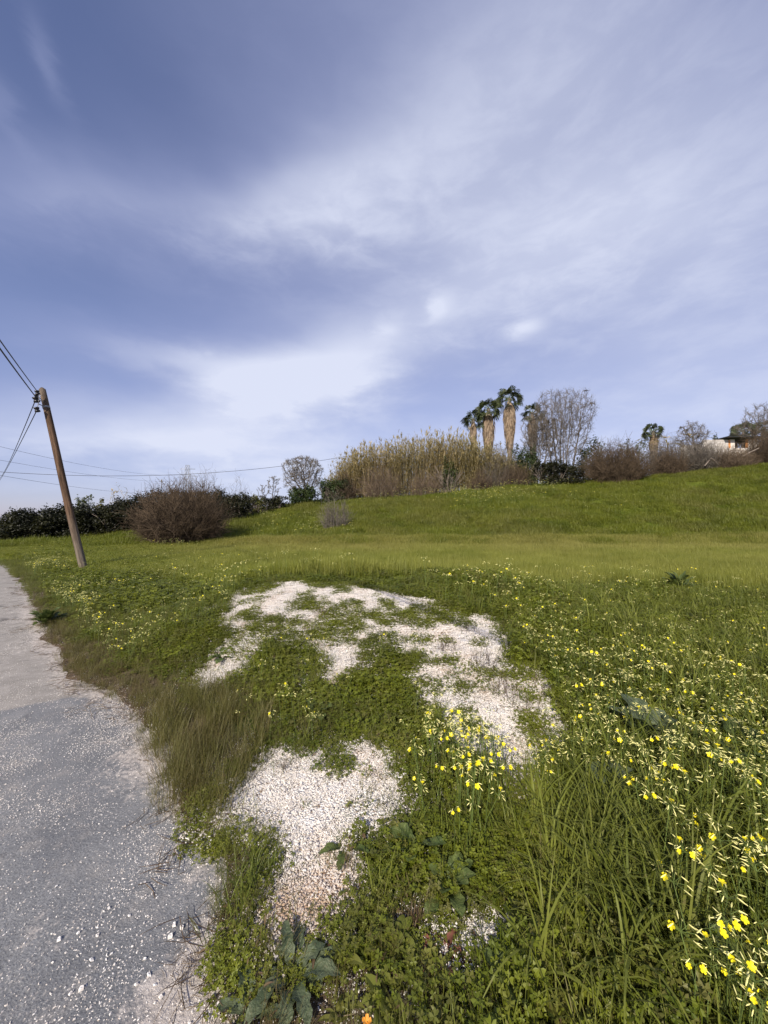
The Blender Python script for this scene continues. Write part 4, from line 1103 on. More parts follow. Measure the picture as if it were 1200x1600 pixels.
def bare_tree(name, loc_, H, label, seed, W, crown=(.35, 1.0), stems=1, n=420, mat='twig_grey', tip=.009, twig=.035, gap=1.0, group=None, base=.2, stepk=.022, vase=False):
    """branches grown toward points spread through the crown's volume"""
    r = np.random.RandomState(seed); z0, z1 = crown[0] * H, crown[1] * H
    q = r.normal(size=(n * 3, 3)); q /= np.linalg.norm(q, axis=1)[:, None]; q *= (r.rand(n * 3, 1) ** .42)
    q *= (1 + .07 * np.sin(3 * np.arctan2(q[:, 1], q[:, 0]) + seed) + .1 * np.sin(5 * q[:, 2] + seed))[:, None]
    if vase: q[:, :2] *= (.42 + .68 * np.clip((q[:, 2] + 1) / 1.3, 0, 1) ** .8)[:, None]
    at_ = q[:n] * np.array([W / 2, W / 2, (z1 - z0) / 2]) + np.array([0, 0, (z0 + z1) / 2])
    step = H * stepk
    nodes = []; par = []
    for s_ in range(stems):
        a = r.rand() * 6.283; b0 = np.array([math.cos(a), math.sin(a), 0]) * (base if stems > 1 else 0) * W * .5 * r.rand(); b0[2] = -.3
        d = np.array([math.cos(a) * .35, math.sin(a) * .35, 1.0]) if stems > 1 else np.array([r.normal(0, .08), r.normal(0, .08), 1.0]); d /= np.linalg.norm(d)
        prev = -1; p = b0.copy(); L = max(z0 * (1.0 if stems == 1 else .55), .6) + .3
        for i in range(int(L / step) + 1):
            nodes.append(p.copy()); par.append(prev); prev = len(nodes) - 1; p = p + (d + r.normal(0, .07, 3)) * step
    for it in range(90):
        A = np.array(nodes); d2 = ((at_[:, None, :] - A[None, -2200:, :]) ** 2).sum(-1); off = max(0, len(A) - 2200)
        near_ = d2.argmin(1); dist = np.sqrt(d2[np.arange(len(at_)), near_]); near_ = near_ + off
        new = []
        for ni in np.unique(near_):
            v = at_[near_ == ni] - A[ni]; v = (v / (np.linalg.norm(v, axis=1)[:, None] + 1e-6)).sum(0); nv = np.linalg.norm(v)
            if nv < 1e-3: continue
            v = v / nv + r.normal(0, .07, 3) + np.array([A[ni][0], A[ni][1], 0]) / W * .10 + np.array([0, 0, .12]); v /= np.linalg.norm(v); new.append((A[ni] + v * step, ni))
        for p, ni in new: nodes.append(p); par.append(ni)
        A2 = np.array([p for p, _ in new]); dd = np.sqrt(((at_[:, None, :] - A2[None]) ** 2).sum(-1)).min(1); at_ = at_[dd > step * 1.6 * gap]
        if len(at_) < 6: break
    N_ = len(nodes); rad = np.zeros(N_); kids = np.zeros(N_, int)
    for i in range(N_ - 1, -1, -1):
        if kids[i] == 0: rad[i] = tip ** 2.25
        if par[i] >= 0: rad[par[i]] += rad[i]; kids[par[i]] += 1
    rad = rad ** (1 / 2.25)
    root = empty(name, loc_, label, 'tree', group); tr = MB(); cr = MB(); pr_ = random.Random(seed)
    for i in range(N_):
        if par[i] < 0: continue
        a_, b_ = Vector(nodes[par[i]]), Vector(nodes[i]); m_ = tr if (b_.z < z0 * .8 and rad[i] > tip * 3) else cr
        m_.tube([a_, b_], [min(rad[par[i]], rad[i] * 1.25), rad[i]], 6 if rad[i] > .05 else 3, False)
        if rad[i] < tip * 2.2:
            d = (b_ - a_).normalized()
            for k in range(4):
                nd = (d + Vector((pr_.gauss(0, .6), pr_.gauss(0, .6), pr_.gauss(0, .5) + .15))).normalized(); e = b_ + nd * H * twig * pr_.uniform(.5, 1.5)
                cr.tube([b_, b_.lerp(e, .5) + Vector((pr_.gauss(0, .02), pr_.gauss(0, .02), .02)), e], [tip * .9, tip * .75, tip * .5], 3, False)
    if tr.f: tr.obj('trunk', M['bark'], root, True)
    cr.obj('branches', M[mat], root); return root

def twig_bush(name, loc_, W, H, D, label, seed, n=260, mat='twig_brown', rad=.012, group=None, rag=.18, seg=5, fork=3, lean=0.0, cat='bush'):
    """dense leafless bush: long bent stems from a broad base, with side twigs"""
    r = random.Random(seed); mb = MB()
    for i in range(n):
        a = r.random() * 6.283; q = math.sqrt(r.random()); bx, by = math.cos(a) * q, math.sin(a) * q
        base = Vector((bx * W * .33, by * D * .33, -.15))
        th = r.random() ** .55 * 1.45
        rr = r.uniform(1 - rag * 2.2, 1.0 + rag * .4)
        tip = Vector((math.cos(a) * math.sin(th) * W * .5 * rr + lean * H * math.cos(th), math.sin(a) * math.sin(th) * D * .5 * rr, max(.15, math.cos(th)) ** .8 * H * rr))
        pts = []
        for s_ in range(seg + 1):
            k = s_ / seg; p = base.lerp(tip, k); p.z = base.z + (tip.z - base.z) * (k ** .8)
            p += Vector((r.gauss(0, .045), r.gauss(0, .045), r.gauss(0, .04))) * H * .45 * k; pts.append(p)
        mb.tube(pts, [rad * 1.3 * (1 - .6 * k / seg) for k in range(seg + 1)], 3, False)
        for f_ in range(fork):
            j = r.randint(1, seg); p = pts[j]; d = (pts[j] - pts[j - 1]).normalized()
            for g_ in range(2):
                L = H * r.uniform(.07, .20); nd = (d + Vector((r.gauss(0, .6), r.gauss(0, .6), r.gauss(0, .6)))).normalized()
                e = p + nd * L; e2 = e + (nd + Vector((r.gauss(0, .5), r.gauss(0, .5), r.gauss(0, .5)))).normalized() * L * .7
                if e2.z < 0: continue
                mb.tube([p, e, e2], [rad * .7, rad * .55, rad * .35], 3, False)
    o = mb.obj(name, M[mat]); o.location = loc_
    return tag(o, label, cat, group)

def leaf_cloud(blobs, n, size, seed, flatten=1.0):
    """leaves through a lumpy volume; blobs = (x, y, z, rx, ry, rz)"""
    r = np.random.RandomState(seed); tot = np.array([b[3] * b[5] + .01 for b in blobs]); tot /= tot.sum(); vs = []; fs = []
    for b, k in zip(blobs, tot):
        m_ = int(n * k)
        # sub-clumps on the blob's surface
        nc = max(8, int(m_ / 45))
        cd_ = r.normal(size=(nc, 3)); cd_ /= np.linalg.norm(cd_, axis=1)[:, None]
        cr_ = r.uniform(.62, 1.05, nc); cc = cd_ * cr_[:, None] * np.array(b[3:6]) + np.array(b[:3])
        ci = r.randint(0, nc, m_); cs_ = np.array(b[3:6]) * .17
        p = cc[ci] + r.normal(size=(m_, 3)) * cs_ * np.array([1, 1, .9])
        inner = r.rand(m_) < .2
        q = r.normal(size=(m_, 3)); q /= np.linalg.norm(q, axis=1)[:, None]
        p[inner] = (q * r.rand(m_, 1) ** .4 * .8 * np.array(b[3:6]) + np.array(b[:3]))[inner]
        a = r.normal(size=(m_, 3)); a[:, 2] *= .6; a /= np.linalg.norm(a, axis=1)[:, None]
        c = r.normal(size=(m_, 3)); c -= a * (a * c).sum(1)[:, None]; c /= np.linalg.norm(c, axis=1)[:, None]
        s_ = size * r.uniform(.6, 1.3, (m_, 1))
        quad = np.stack([p - a * s_, p + c * s_ * .42, p + a * s_, p - c * s_ * .42], 1)
        keep = p[:, 2] > -.1; quad = quad[keep]
        o_ = sum(len(v) for v in vs); vs.append(quad.reshape(-1, 3)); fs.append(np.arange(len(quad) * 4).reshape(-1, 4) + o_)
    return np.concatenate(vs), np.concatenate(fs)

def np_mesh(name, v, f, mat):
    me = bpy.data.meshes.new(name); me.vertices.add(len(v)); me.vertices.foreach_set('co', v.astype(np.float32).ravel())
    me.loops.add(f.size); me.loops.foreach_set('vertex_index', f.astype(np.int32).ravel()); me.polygons.add(len(f))
    me.polygons.foreach_set('loop_start', np.arange(0, f.size, 4, dtype=np.int32)); me.update(); me.validate(); me.materials.append(mat); return me

def leafy_shrub(name, loc_, blobs, n, size, label, mat, seed, cat='shrub', group=None, stems=5):
    root = empty(name, loc_, label, cat, group); v, f = leaf_cloud(blobs, n, size, seed)
    o = bpy.data.objects.new('foliage', np_mesh('foliage', v, f, M[mat])); COL.objects.link(o); o.parent = root
    r = random.Random(seed); mb = MB()
    for b in blobs:
        for k in range(stems):
            grow(mb, Vector((b[0] * .5 + r.gauss(0, .15), b[1] * .5 + r.gauss(0, .15), -.2)), Vector((b[0] * .4 + r.gauss(0, .3), r.gauss(0, .3), 1)).normalized(), max(.3, (b[2] + b[5] * .2)) * .5, .04, 2, r, .5, .1, 3, (2, 3), .01)
    mb.obj('stems', M['bark'], root); return root

def shrub_px(x0, x1, ytop, Y, label, mat, seed, n=5000, size=.12, ybase=None, D=None, name='shrub', lumps=3, group=None, cat='shrub', stems=5):
    """leafy shrub filling picture columns x0..x1 up to row ytop, standing on the ground at distance Y"""
    c = on((x0 + x1) / 2, Y); W = px2m(x1 - x0, Y); H = P((x0 + x1) / 2, ytop, Y).z - c.z; D = D or W * .8; r = random.Random(seed)
    H *= .93; bl = [(0, 0, H * .45, W * .40, D * .40, H * .46), (0, -D * .1, H * .16, W * .46, D * .42, H * .20)]
    for i in range(lumps):
        a = (i + .5) / lumps - .5; rx = W * r.uniform(.18, .28); rz = H * r.uniform(.28, .42)
        bl.append((a * W * .75, r.gauss(0, D * .15), min(H * r.uniform(.5, .72), H - rz), rx, D * .28, rz))
    return leafy_shrub(name, c, bl, n, size, label, mat, seed, cat, group, stems)

def bush_px(x0, x1, ytop, Y, label, seed, **k):
    c = on((x0 + x1) / 2, Y); W = px2m(x1 - x0, Y); H = P((x0 + x1) / 2, ytop, Y).z - c.z
    return twig_bush(k.pop('name', 'bare_bush'), c, W, H, k.pop('D', W * .8), label, seed, **k)

# left hedge of dark evergreen shrubs
HG = 'dark shrubs along the far side of the road'
for i, (x0, x1, yt, Y, lb) in enumerate([
    (-70, 40, 814, 24.0, 'dark evergreen shrub at the left edge, lowest of the hedge'),
    (0, 100, 794, 25.0, 'dark evergreen shrub left of the leaning pole'),
    (62, 150, 787, 26.0, 'dark evergreen shrub directly behind the leaning pole'),
    (120, 205, 784, 27.0, 'dark evergreen shrub just right of the leaning pole'),
    (172, 250, 773, 28.5, 'dark evergreen shrub rising toward the big brown bush'),
    (205, 300, 761, 30.0, 'tall dark evergreen shrub behind the left side of the brown bush'),
    (280, 356, 761, 32.0, 'dark evergreen shrub hidden behind the brown bush top'),
    (330, 392, 768, 31.0, 'dark evergreen shrub at the right shoulder of the brown bush')]):
    shrub_px(x0, x1, yt, Y, lb, 'hedge', 600 + i, 13000, .085, D=3.0, name='evergreen_shrub', lumps=4, group=HG, stems=3)

# big brown bare bush, low grey bush on the bank
bush_px(217, 354, 758, 22.0, 'largest dense brown leafless bush at the foot of the bank', 620, n=1350, rad=.010, fork=6, D=4.4, rag=.27)
bush_px(496, 552, 776, 26.0, 'small grey leafless bush alone on the bank', 621, n=170, mat='twig_grey', rad=.008, rag=.24, fork=3)

# skyline, left
def palm_small(loc_, H, Rr, label, seed, n=26, skirt=True, group=None): pass

shrub_px(386, 414, 766, 34, 'yellowish green small tree on the skyline left of the bare trees', 'yellowleaf', 630, 1800, .10, name='small_tree', cat='tree')
shrub_px(118, 144, 768, 36, 'small pale crowned tree above the hedge right of the pole', 'olive', 631, 1500, .11, name='small_tree', cat='tree', lumps=2)
shrub_px(146, 165, 772, 36, 'rounded tan green tree top above the hedge', 'yellowleaf', 632, 900, .11, name='small_tree', cat='tree', lumps=2)
shrub_px(404, 452, 772, 37, 'dark shrub low on the skyline under the thin bare tree', 'hedge', 633, 2500, .11)
shrub_px(448, 500, 757, 38, 'dark green shrub under the round bare tree on the skyline', 'ever', 634, 4500, .11)
shrub_px(498, 545, 742, 39, 'dark green shrub at the left foot of the reeds', 'ever', 635, 4000, .11)
bare_tree('bare_tree', on(473, 39), P(473, 711, 39).z - on(473, 39).z, 'round crowned bare tree on the skyline left of the reeds', 640, px2m(66, 39), (.22, 1.0), 1, 900, twig=.05, tip=.010, stepk=.018)
bare_tree('bare_tree', on(427, 38), P(427, 739, 38).z - on(427, 38).z, 'thin pale bare sapling left of the round bare tree', 641, px2m(26, 38), (.3, 1.0), 1, 120)
bare_tree('bare_tree', on(410, 37), P(410, 752, 37).z - on(410, 37).z, 'smallest bare sapling near the yellowish tree', 642, px2m(20, 37), (.3, 1.0), 1, 70)
bush_px(262, 312, 738, 33, 'thin seed headed twiggy bush above the brown bush', 643, n=60, mat='twig_grey', rad=.010, rag=.3, name='bare_bush')
bush_px(305, 352, 742, 34, 'pale twiggy bush on the skyline right of the pylon', 644, n=60, mat='twig_grey', rad=.010, rag=.3, name='bare_bush')
bush_px(350, 400, 752, 36, 'pale wispy bare bush between brown bush and saplings', 645, n=70, mat='twig_grey', rad=.010, rag=.3, name='bare_bush')

# far lattice pylon
gp = Vector(P(292, 812, 240)); Hh = P(292, 727, 240).z - gp.z
rp_ = empty('lattice_pylon', gp, 'faint grey lattice power pylon far behind the brown bush', 'pylon')
mb = MB(); rr = .11
def lv(z):
    k = z / Hh; w_ = 2.6 * (1 - k) ** 1.3 + 1.0
    return [Vector((sx_ * w_ * .9, sy_ * w_ * .9, z)) for sx_, sy_ in ((-1, -1), (1, -1), (1, 1), (-1, 1))]
lev = [Hh * i / 12 for i in range(13)]
for a, b in zip(lev[:-1], lev[1:]):
    A, B = lv(a), lv(b)
    for k in range(4): mb.tube([A[k], B[k]], rr, 3); mb.tube([A[k], B[(k + 1) % 4]], rr * .6, 3); mb.tube([B[k], B[(k + 1) % 4]], rr * .6, 3)
mb.obj('tower', M['steel'], rp_)
for k, zz in enumerate((Hh * .80, Hh * .93)):
    mb = MB(); L = 7.0 - k * 2
    for sx_ in (1,) if k == 0 else (-1, 1):
        mb.tube([(0, 0, zz + .8), (sx_ * L, 0, zz)], rr * .8, 3); mb.tube([(0, 0, zz - .5), (sx_ * L, 0, zz)], rr * .8, 3)
    mb.obj('cross_arm', M['steel'], rp_)

# ------------------------------------------------------------------ giant reeds
def cane_mesh(name, seed, H=6.0):
    r = random.Random(seed); mb = MB(); lx, ly = r.gauss(0, .12), r.gauss(0, .12)
    f_ = lambda k: Vector((lx * k * k * H, ly * k * k * H, k * H))
    mb.tube([f_(0), f_(.35), f_(.7), f_(.92)], [.018, .016, .012, .007], 3, False)
    for i in range(30):
        k = .12 + .85 * i / 30; p = f_(k); a = r.random() * 6.283; L = r.uniform(.35, .75); up_ = r.uniform(.15, .8)
        d = Vector((math.cos(a) * .6, math.sin(a) * .6, up_)).normalized(); s_ = d.cross(Vector((0, 0, 1))).normalized() * .022
        m_ = p + d * L * .55; e = p + d * L * .9 + Vector((math.cos(a), math.sin(a), -.6)) * L * .3
        mb.add([p - s_ * .5, p + s_ * .5, m_ + s_, m_ - s_, e], [(0, 1, 2, 3), (3, 2, 4)])
    if r.random() < .5:
        q = f_(.92)
        for i in range(10):
            d = Vector((r.gauss(0, .18), r.gauss(0, .18), 1)).normalized(); e = q + d * r.uniform(.25, .6); s_ = Vector((r.uniform(-1, 1), r.uniform(-1, 1), 0)).normalized() * .03
            mb.add([q + d * .08 * i * .3, q.lerp(e, .5) + s_, e, q.lerp(e, .5) - s_], [(0, 1, 2, 3)])
    return mb.mesh(name, M['reed'])
cn = protos('reed', [cane_mesh(f'cane{i}', 700 + i) for i in range(9)])
RTX = [500, 520, 532, 545, 575, 600, 640, 680, 720, 745, 770, 800, 835]; RTY = [758, 742, 718, 704, 694, 690, 683, 678, 678, 684, 696, 716, 730]
n = 2600; pxr = RS.uniform(505, 825, n); Yr = RS.uniform(40.5, 45, n)
Xr = (pxr - 600) / FPX * Yr; Zr = ground(Xr, Yr); topz = EYE + (815 - np.interp(pxr, RTX, RTY)) / FPX * Yr
hr = np.clip((topz - Zr) / 6.0, .2, 3) * np.where(RS.rand(n) < .12, RS.uniform(.95, 1.10, n), RS.uniform(.62, .97, n)) * (.90 + .22 * fbm(Xr, Yr, 1.1, 219))
dryr = np.clip(.25 + .5 * (fbm(Xr, Yr, 2.5, 211) - .4) + .35 * sst(pxr, 690, 740) * RS.rand(n), 0, .8)
scatter('giant_reeds', cn, 9, np.stack([Xr, Yr, Zr], -1), RS.uniform(0, 6.28, n), rand_tilt(n, .075), np.stack([np.ones(n) * .95, np.ones(n) * .95, hr], -1), dryr,
        'dense stand of tall straw coloured giant reeds on the bank top', 'reeds')
# single plumed reeds on the left skyline
REED = [bpy.data.meshes.new('x')]
for i, (x, yt) in enumerate([(167, 762), (172, 768), (176, 766), (182, 764), (190, 766), (199, 760), (205, 752), (237, 748)]):
    me = cn.objects[i % 9].data; Y = 33.0; c = on(x, Y); o = bpy.data.objects.new('reed', me); COL.objects.link(o); o.location = c
    k = (P(x, yt, Y).z - c.z) / 6.0; o.scale = (.9, .9, k); o.rotation_euler = (0, 0, i)
    tag(o, 'thin plumed reed standing above the dark hedge' if i < 7 else 'single reed tip above the hedge nearest the brown bush', 'reed', 'single reeds above the hedge')

# reddish bushes in front of the reeds
bush_px(560, 632, 724, 39.0, 'reddish brown bare bush before the left part of the reeds', 650, n=260, mat='twig_red', rad=.011, D=3, fork=3, rag=.25)
bush_px(636, 694, 730, 39.5, 'reddish brown bare bush before the middle of the reeds', 651, n=220, mat='twig_red', rad=.011, D=3, fork=3, rag=.25)
bush_px(744, 812, 706, 41.0, 'grey brown bare bush below the palms', 652, n=300, mat='twig_grey', rad=.011, D=3, fork=3, rag=.25)
bush_px(730, 776, 735, 40.0, 'low olive brown bush at the right foot of the reeds', 653, n=200, mat='twig_brown', rad=.013, D=3)
bush_px(776, 830, 727, 40.2, 'tangled brown bush left of the leafy hedge under the palms', 654, n=300, mat='twig_brown', rad=.013, D=3)
bush_px(512, 560, 738, 39.5, 'olive brown bush at the left foot of the reeds', 655, n=240, mat='twig_brown', rad=.012, D=3)
shrub_px(690, 716, 705, 40.3, 'dark leafy shrub inside the right part of the reeds', 'ever', 656, 1400, .10)

# ------------------------------------------------------------------ palms
def fan_leaf(mb, p, d, L, nseg, r, up=Vector((0, 0, 1)), roll=0.0):
    """palmate fan with drooping tips"""
    d = d.normalized(); s_ = d.cross(up)
    if s_.length < .1: s_ = Vector((1, 0, 0))
    s_.normalize(); s_ = (s_ * math.cos(roll) + s_.cross(d) * math.sin(roll)); nr = s_.cross(d)
    for i in range(nseg):
        a = (i / (nseg - 1) - .5) * 2.5; v = (d * math.cos(a) + s_ * math.sin(a)); l = L * (1 - .22 * abs(a) / 1.25) * r.uniform(.9, 1.1)
        w_ = L * .065; sv = (s_ * math.cos(a) - d * math.sin(a)); fold = nr * (w_ * .5 * (1 if i % 2 else -1))
        m_ = p + v * l * .62 + fold; e = p + v * l * .92 - Vector((0, 0, l * r.uniform(.12, .34)))
        mb.add([p, m_ + sv * w_, e, m_ - sv * w_], [(0, 1, 2, 3)])

def fan_palm(loc_, H, Rc, skr, sk_bot, label, seed, group=None, nleaf=30, skirt_top=None, sk_mat='skirt', thin=False):
    r = random.Random(seed); root = empty('fan_palm', loc_, label, 'palm tree', group)
    zt = H - Rc * .95
    mb = MB(); mb.tube([(0, 0, -.3), (.03, 0, H * .3), (0, .03, H * .7), (0, 0, zt + .1)], [.36, .30, .27, .2], 9); mb.obj('trunk', M['bark'], root, True)
    # crown of green fans
    mb = MB(); st = MB()
    for i in range(nleaf):
        a = i * 2.399; e = math.asin(max(-1, min(1, .98 - 1.62 * (i / nleaf)))) + r.gauss(0, .1); pl = Rc * r.uniform(.38, .60)
        d = Vector((math.cos(a) * math.cos(e), math.sin(a) * math.cos(e), math.sin(e)))
        c = Vector((0, 0, zt)) + d * pl; c.z -= .05 * Rc
        st.tube([(0, 0, zt), c], [.03, .02], 3, False); fan_leaf(mb, c, (d + Vector((0, 0, -.1))).normalized(), Rc * .56, 13, r, roll=r.uniform(-1.5, 1.5))
    mb.obj('crown', M['palm'], root); st.obj('leaf_stalks', M['stem'], root)
    # hanging skirt of dead fans
    if skr > 0:
        mb = MB(); z0 = zt - Rc * .22; z1 = sk_bot
        nsk = int(900 * (z0 - z1) / 6 + 200)
        for i in range(nsk):
            k = r.random(); z = z0 + (z1 - z0) * k; a = r.random() * 6.283
            prof = (.50 + .9 * min(1, k * 4)) if k < .25 else 1.0
            prof = min(1, .45 + k * 4) * (1 - .62 * max(0, (k - .25) / .75) ** 1.5)
            rad_ = skr * prof * r.uniform(.72, 1.18); o_ = Vector((math.cos(a), math.sin(a), 0)); tg = Vector((-o_.y, o_.x, 0))
            L = r.uniform(.8, 1.9); w_ = r.uniform(.03, .07); p = o_ * rad_ * .86 + Vector((0, 0, z)); e = o_ * rad_ * 1.03 + tg * r.gauss(0, .12) + Vector((0, 0, z - L))
            m_ = p.lerp(e, .5) + o_ * .06
            mb.add([p, m_ + tg * w_, e, m_ - tg * w_], [(0, 1, 2, 3)])
        # solid thatch under the loose fronds
        pts_ = []; rs_ = []
        for i in range(9):
            k = i / 8; prof = min(1, .45 + k * 4) * (1 - .62 * max(0, (k - .25) / .75) ** 1.5)
            pts_.append((0, 0, z0 + (z1 - z0) * k)); rs_.append(skr * prof * .84)
        mb.tube(pts_, rs_, 12); mb.obj('dead_frond_skirt', M[sk_mat], root)
    return root

YPm = 47.0
def palm_px(x, ytop, wcrown, skw, yskb, label, seed, Y=YPm, **k):
    c = on(x, Y); H = P(x, ytop, Y).z - c.z; Rc = px2m(wcrown / 2, Y) * 1.05; zb = P(x, yskb, Y).z - c.z
    return fan_palm(c, H, Rc, px2m(skw / 2, Y), zb, label, seed, **k)
PG = 'tall fan palms on the bank top'
palm_px(797, 601, 46, 17, 690, 'tallest fan palm, rightmost of the three with clear crowns', 660, group=PG)
palm_px(764, 618, 44, 17, 700, 'middle fan palm with a wide tan skirt of dead fronds', 661, group=PG)
palm_px(740, 637, 38, 9, 690, 'shortest fan palm, left of the other two, with thin skirt', 662, group=PG)
palm_px(833, 627, 38, 12, 700, 'brown fan palm half hidden by the large bare tree', 663, Y=48, group=PG, nleaf=26, sk_mat='twig_red')
palm_px(1022, 659, 32, 11, 700, 'small fan palm with rounded crown right of the bare tree', 664, Y=47, group=PG)
palm_px(1164, 656, 34, 8, 690, 'dark palm behind the low building roof', 665, Y=62, group=PG, nleaf=30)
palm_px(1196, 652, 34, 8, 690, 'dark palm at the right edge behind the building', 666, Y=60, group=PG, nleaf=30)

# ------------------------------------------------------------------ skyline, right
bare_tree('bare_tree', on(880, 44), P(880, 614, 44).z - on(880, 44).z, 'large fan shaped bare tree right of the palms', 670, px2m(92, 44), (.20, 1.0), 9, 2300, twig=.045, base=.15, tip=.010, stepk=.016, vase=True)
bare_tree('bare_tree', on(842, 44.5), P(842, 645, 44.5).z - on(842, 44.5).z, 'grey bare tree wrapped around the brown palm', 671, px2m(56, 44), (.2, 1.0), 3, 1100, twig=.05, tip=.012, stepk=.018)
bare_tree('bare_tree', on(790, 43), P(790, 684, 43).z - on(790, 43).z, 'slender pale bare saplings between the middle and tallest palm', 672, px2m(46, 43), (.2, 1.0), 7, 240, base=.8)
bare_tree('bare_tree', on(1083, 43), P(1083, 655, 43).z - on(1083, 43).z, 'small spreading bare tree left of the building', 673, px2m(44, 43), (.35, 1.0), 1, 500, twig=.05, tip=.011)
bare_tree('bare_tree', on(1188, 56), P(1188, 630, 56).z - on(1188, 56).z, 'bare tree at the right edge behind the building', 674, px2m(58, 56), (.35, 1.0), 2, 700, twig=.05, tip=.014)
shrub_px(800, 846, 690, 41.5, 'dark green shrub below the brown palm', 'ever', 680, 5000, .12)
shrub_px(900, 946, 677, 44, 'rounded dark green shrub right of the large bare tree', 'ever', 681, 4500, .11, lumps=2)
shrub_px(836, 880, 714, 39.5, 'dense leafy shrub under the left side of the large bare tree', 'hedge', 682, 4500, .12)
shrub_px(868, 915, 716, 39.8, 'dense leafy shrub under the middle of the large bare tree', 'hedge', 683, 4500, .11)
bush_px(908, 1018, 694, 39.0, 'broad dense brown bare bush on the bank top right of the bare tree', 684, n=950, mat='twig_brown', rad=.014, D=4, fork=4)
shrub_px(968, 1015, 676, 46, 'grey green olive tree behind the broad brown bush', 'olive', 685, 2600, .11, name='olive_tree', cat='tree')
bush_px(1010, 1062, 682, 43, 'tall twiggy olive brown bush around the small fan palm', 686, n=380, mat='twig_grey', rad=.014, rag=.25)
bush_px(1048, 1108, 686, 42.5, 'tangled grey brown bush under the small spreading bare tree', 687, n=420, mat='twig_grey', rad=.014, rag=.25)
bush_px(1020, 1075, 702, 41, 'low olive brown bush in front of the tangled bushes', 688, n=300, mat='twig_brown', rad=.014)
bush_px(1074, 1130, 688, 41.5, 'low twiggy bush left of the building wall', 689, n=420, mat='twig_grey', rad=.014)
bush_px(1108, 1180, 700, 40.8, 'low heap of cut reddish brush below the building', 690, n=900, mat='twig_red', rad=.014, rag=.22, D=3)
bush_px(1165, 1240, 668, 43, 'tall brown bush at the right edge beside the building', 691, n=520, mat='twig_brown', rad=.014)
shrub_px(1170, 1215, 660, 58, 'dark evergreen crown behind the right edge bush', 'hedge', 692, 3000, .14)
shrub_px(1094, 1128, 678, 66, 'low dark green tree line piece left above the wall', 'ever', 693, 3000, .16, name='evergreen_tree', cat='tree')
shrub_px(1128, 1160, 673, 68, 'dark green tree behind the flat roof', 'hedge', 694, 3000, .16, name='evergreen_tree', cat='tree')
shrub_px(1140, 1215, 668, 70, 'wide dark green tree behind the building on the right', 'hedge', 695, 4000, .16, name='evergreen_tree', cat='tree')
for i, (x, yt, lb) in enumerate([(1046, 676, 'green reed tuft top right of the small fan palm'), (1058, 673, 'green reed tuft between the small palm and the spreading tree'), (1068, 678, 'green reed tuft just left of the spreading tree')]):
    c = on(x, 44); o = bpy.data.objects.new('reed_clump', cn.objects[i].data); COL.objects.link(o); o.location = c; k = (P(x, yt, 44).z - c.z) / 6; o.scale = (4, 4, k); o.rotation_euler = (0, 0, i * 2)
    tag(o, lb, 'reeds', 'green reed tufts on the skyline')
# cut trunks in front
for i, (xa, ya, xb, yb, lb) in enumerate([(1101, 728, 1111, 716, 'pale cut branch leaning left under the spreading tree'), (1111, 716, 1122, 726, 'pale cut branch leaning right under the spreading tree'), (1158, 714, 1186, 700, 'long pale fallen branch in the brush by the building'), (1160, 716, 1170, 730, 'short pale stump branch in the cut brush')]):
    a = P(xa, ya, 40); b = P(xb, yb, 40.3); mb = MB(); gz = g1(a.x, a.y); a.z = max(a.z, gz); mb.tube([Vector((0, 0, 0)), (b - a) * .5 + Vector((.05, 0, .05)), b - a], [.07, .06, .045], 6)
    o = mb.obj('cut_branch', M['bark']); o.location = a; tag(o, lb, 'branch', 'cut branches on the bank top')

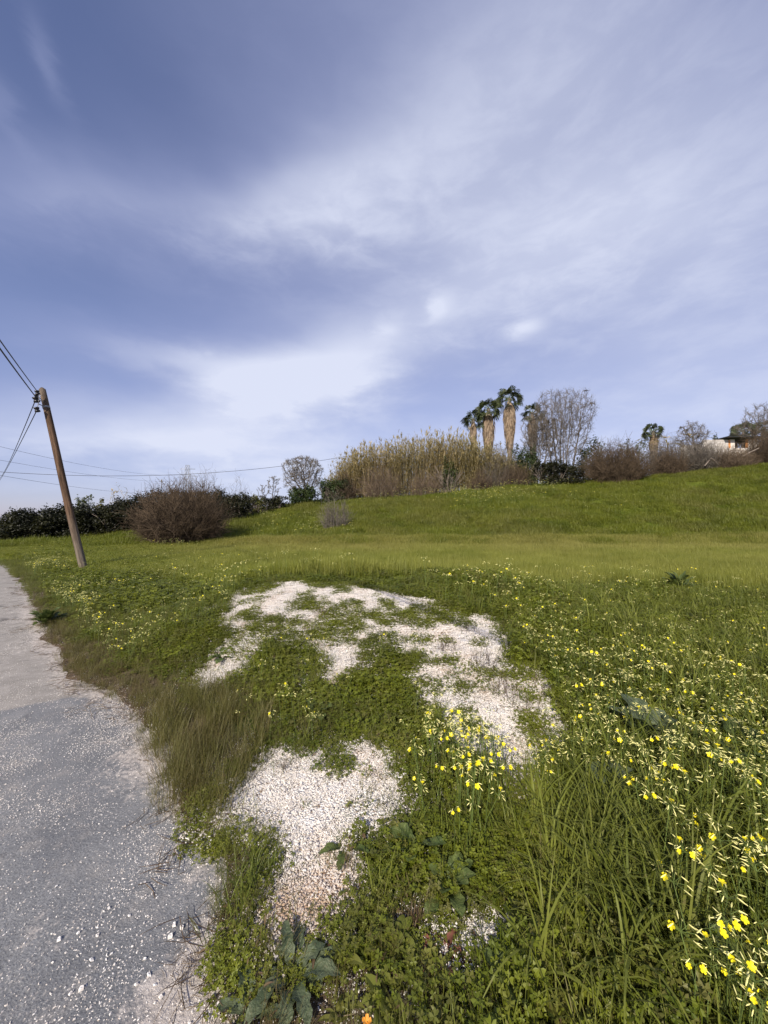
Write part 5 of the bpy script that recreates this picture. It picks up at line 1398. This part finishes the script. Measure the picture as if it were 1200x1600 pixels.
# ------------------------------------------------------------------ building behind the brush
def block_mat():
    m, t = new_mat('pale_block_wall'); p = t.pos()
    br = t.n('ShaderNodeTexBrick'); mp = t.n('ShaderNodeMapping'); mp.inputs['Rotation'].default_value = (R(90), 0, 0); t.l(p, mp.inputs[0]); t.l(mp.outputs[0], br.inputs[0])
    br.inputs['Scale'].default_value = 1.0; br.inputs['Brick Width'].default_value = .8; br.inputs['Row Height'].default_value = .42; br.inputs['Mortar Size'].default_value = .025
    br.inputs['Color1'].default_value = (.62, .58, .54, 1); br.inputs['Color2'].default_value = (.52, .49, .46, 1); br.inputs['Mortar'].default_value = (.33, .30, .27, 1)
    c = t.mix(t.ramp(t.noise(p, 1.6, 4), .45, .7), br.outputs[0], (.40, .36, .32)); finish(t, principled(t, c, .9, .1)); return m
M['block'] = block_mat(); M['roof'] = simple('dark_roof_sheet', (.030, .032, .032), .6, .3, .3, 2); M['rust'] = simple('orange_painted_door', (.60, .26, .09), .7, .2, .3, 3)
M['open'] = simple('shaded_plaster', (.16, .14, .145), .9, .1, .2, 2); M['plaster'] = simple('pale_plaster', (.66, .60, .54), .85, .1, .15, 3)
YB = 56.0
def BP(x, y): return P(x, y, YB)
c0 = on(1145, YB); zb = min(c0.z, BP(1145, 712).z) - .5
bl = empty('low_building', (BP(1145, 700).x, YB, zb), 'low pale block building with dark flat roof behind the brush', 'building')
def BL(x, y, dz=0): q = BP(x, y); return Vector((q.x - bl.location.x, dz, q.z - zb))
def wall(name, x0, x1, y0, y1, mat, thick=.3, off=0.0):
    a, b = BL(x0, y1), BL(x1, y0); mb = MB(); mb.box(((a.x + b.x) / 2, off + thick / 2, (a.z + b.z) / 2), (b.x - a.x, thick, b.z - a.z)); return mb.obj(name, mat, bl)
zt_ = 685.5
wall('wall', 1100, 1138, zt_ + 1.5, 725, M['block'], .3)
wall('wall', 1142.5, 1148, zt_ + 1, 725, M['plaster'], .3)
wall('door', 1138.2, 1142.3, zt_ + 2, 700, M['rust'], .12, .05)
wall('wall', 1138.2, 1142.3, 700.2, 725, M['plaster'], .3)
wall('recessed_wall', 1148.2, 1168, zt_ + 1, 700, M['open'], .2, 1.6)
wall('wall', 1148.2, 1168, 700.2, 725, M['plaster'], .3)
wall('pillar', 1166.5, 1168.5, zt_ + 1.2, 700, M['rust'], .2, -.02)
wall('wall', 1168.8, 1186, zt_ + 1.5, 725, M['plaster'], .3)
a, b = BL(1129, 685), BL(1190, 684); mb = MB(); mb.box(((a.x + b.x) / 2, 1.6, a.z + .08), (b.x - a.x, 5.2, .14)); mb.box(((a.x + b.x) / 2 - .6, 2.2, a.z + .24), ((b.x - a.x) * .55, 3.2, .16)); mb.obj('roof', M['roof'], bl)
mb = MB(); z_ = BL(1110, 687).z
mb.box((BL(1143, 690).x, 4.2, z_ / 2), (BL(1186, 0).x - BL(1100, 0).x, .3, z_)); mb.obj('wall', M['block'], bl)
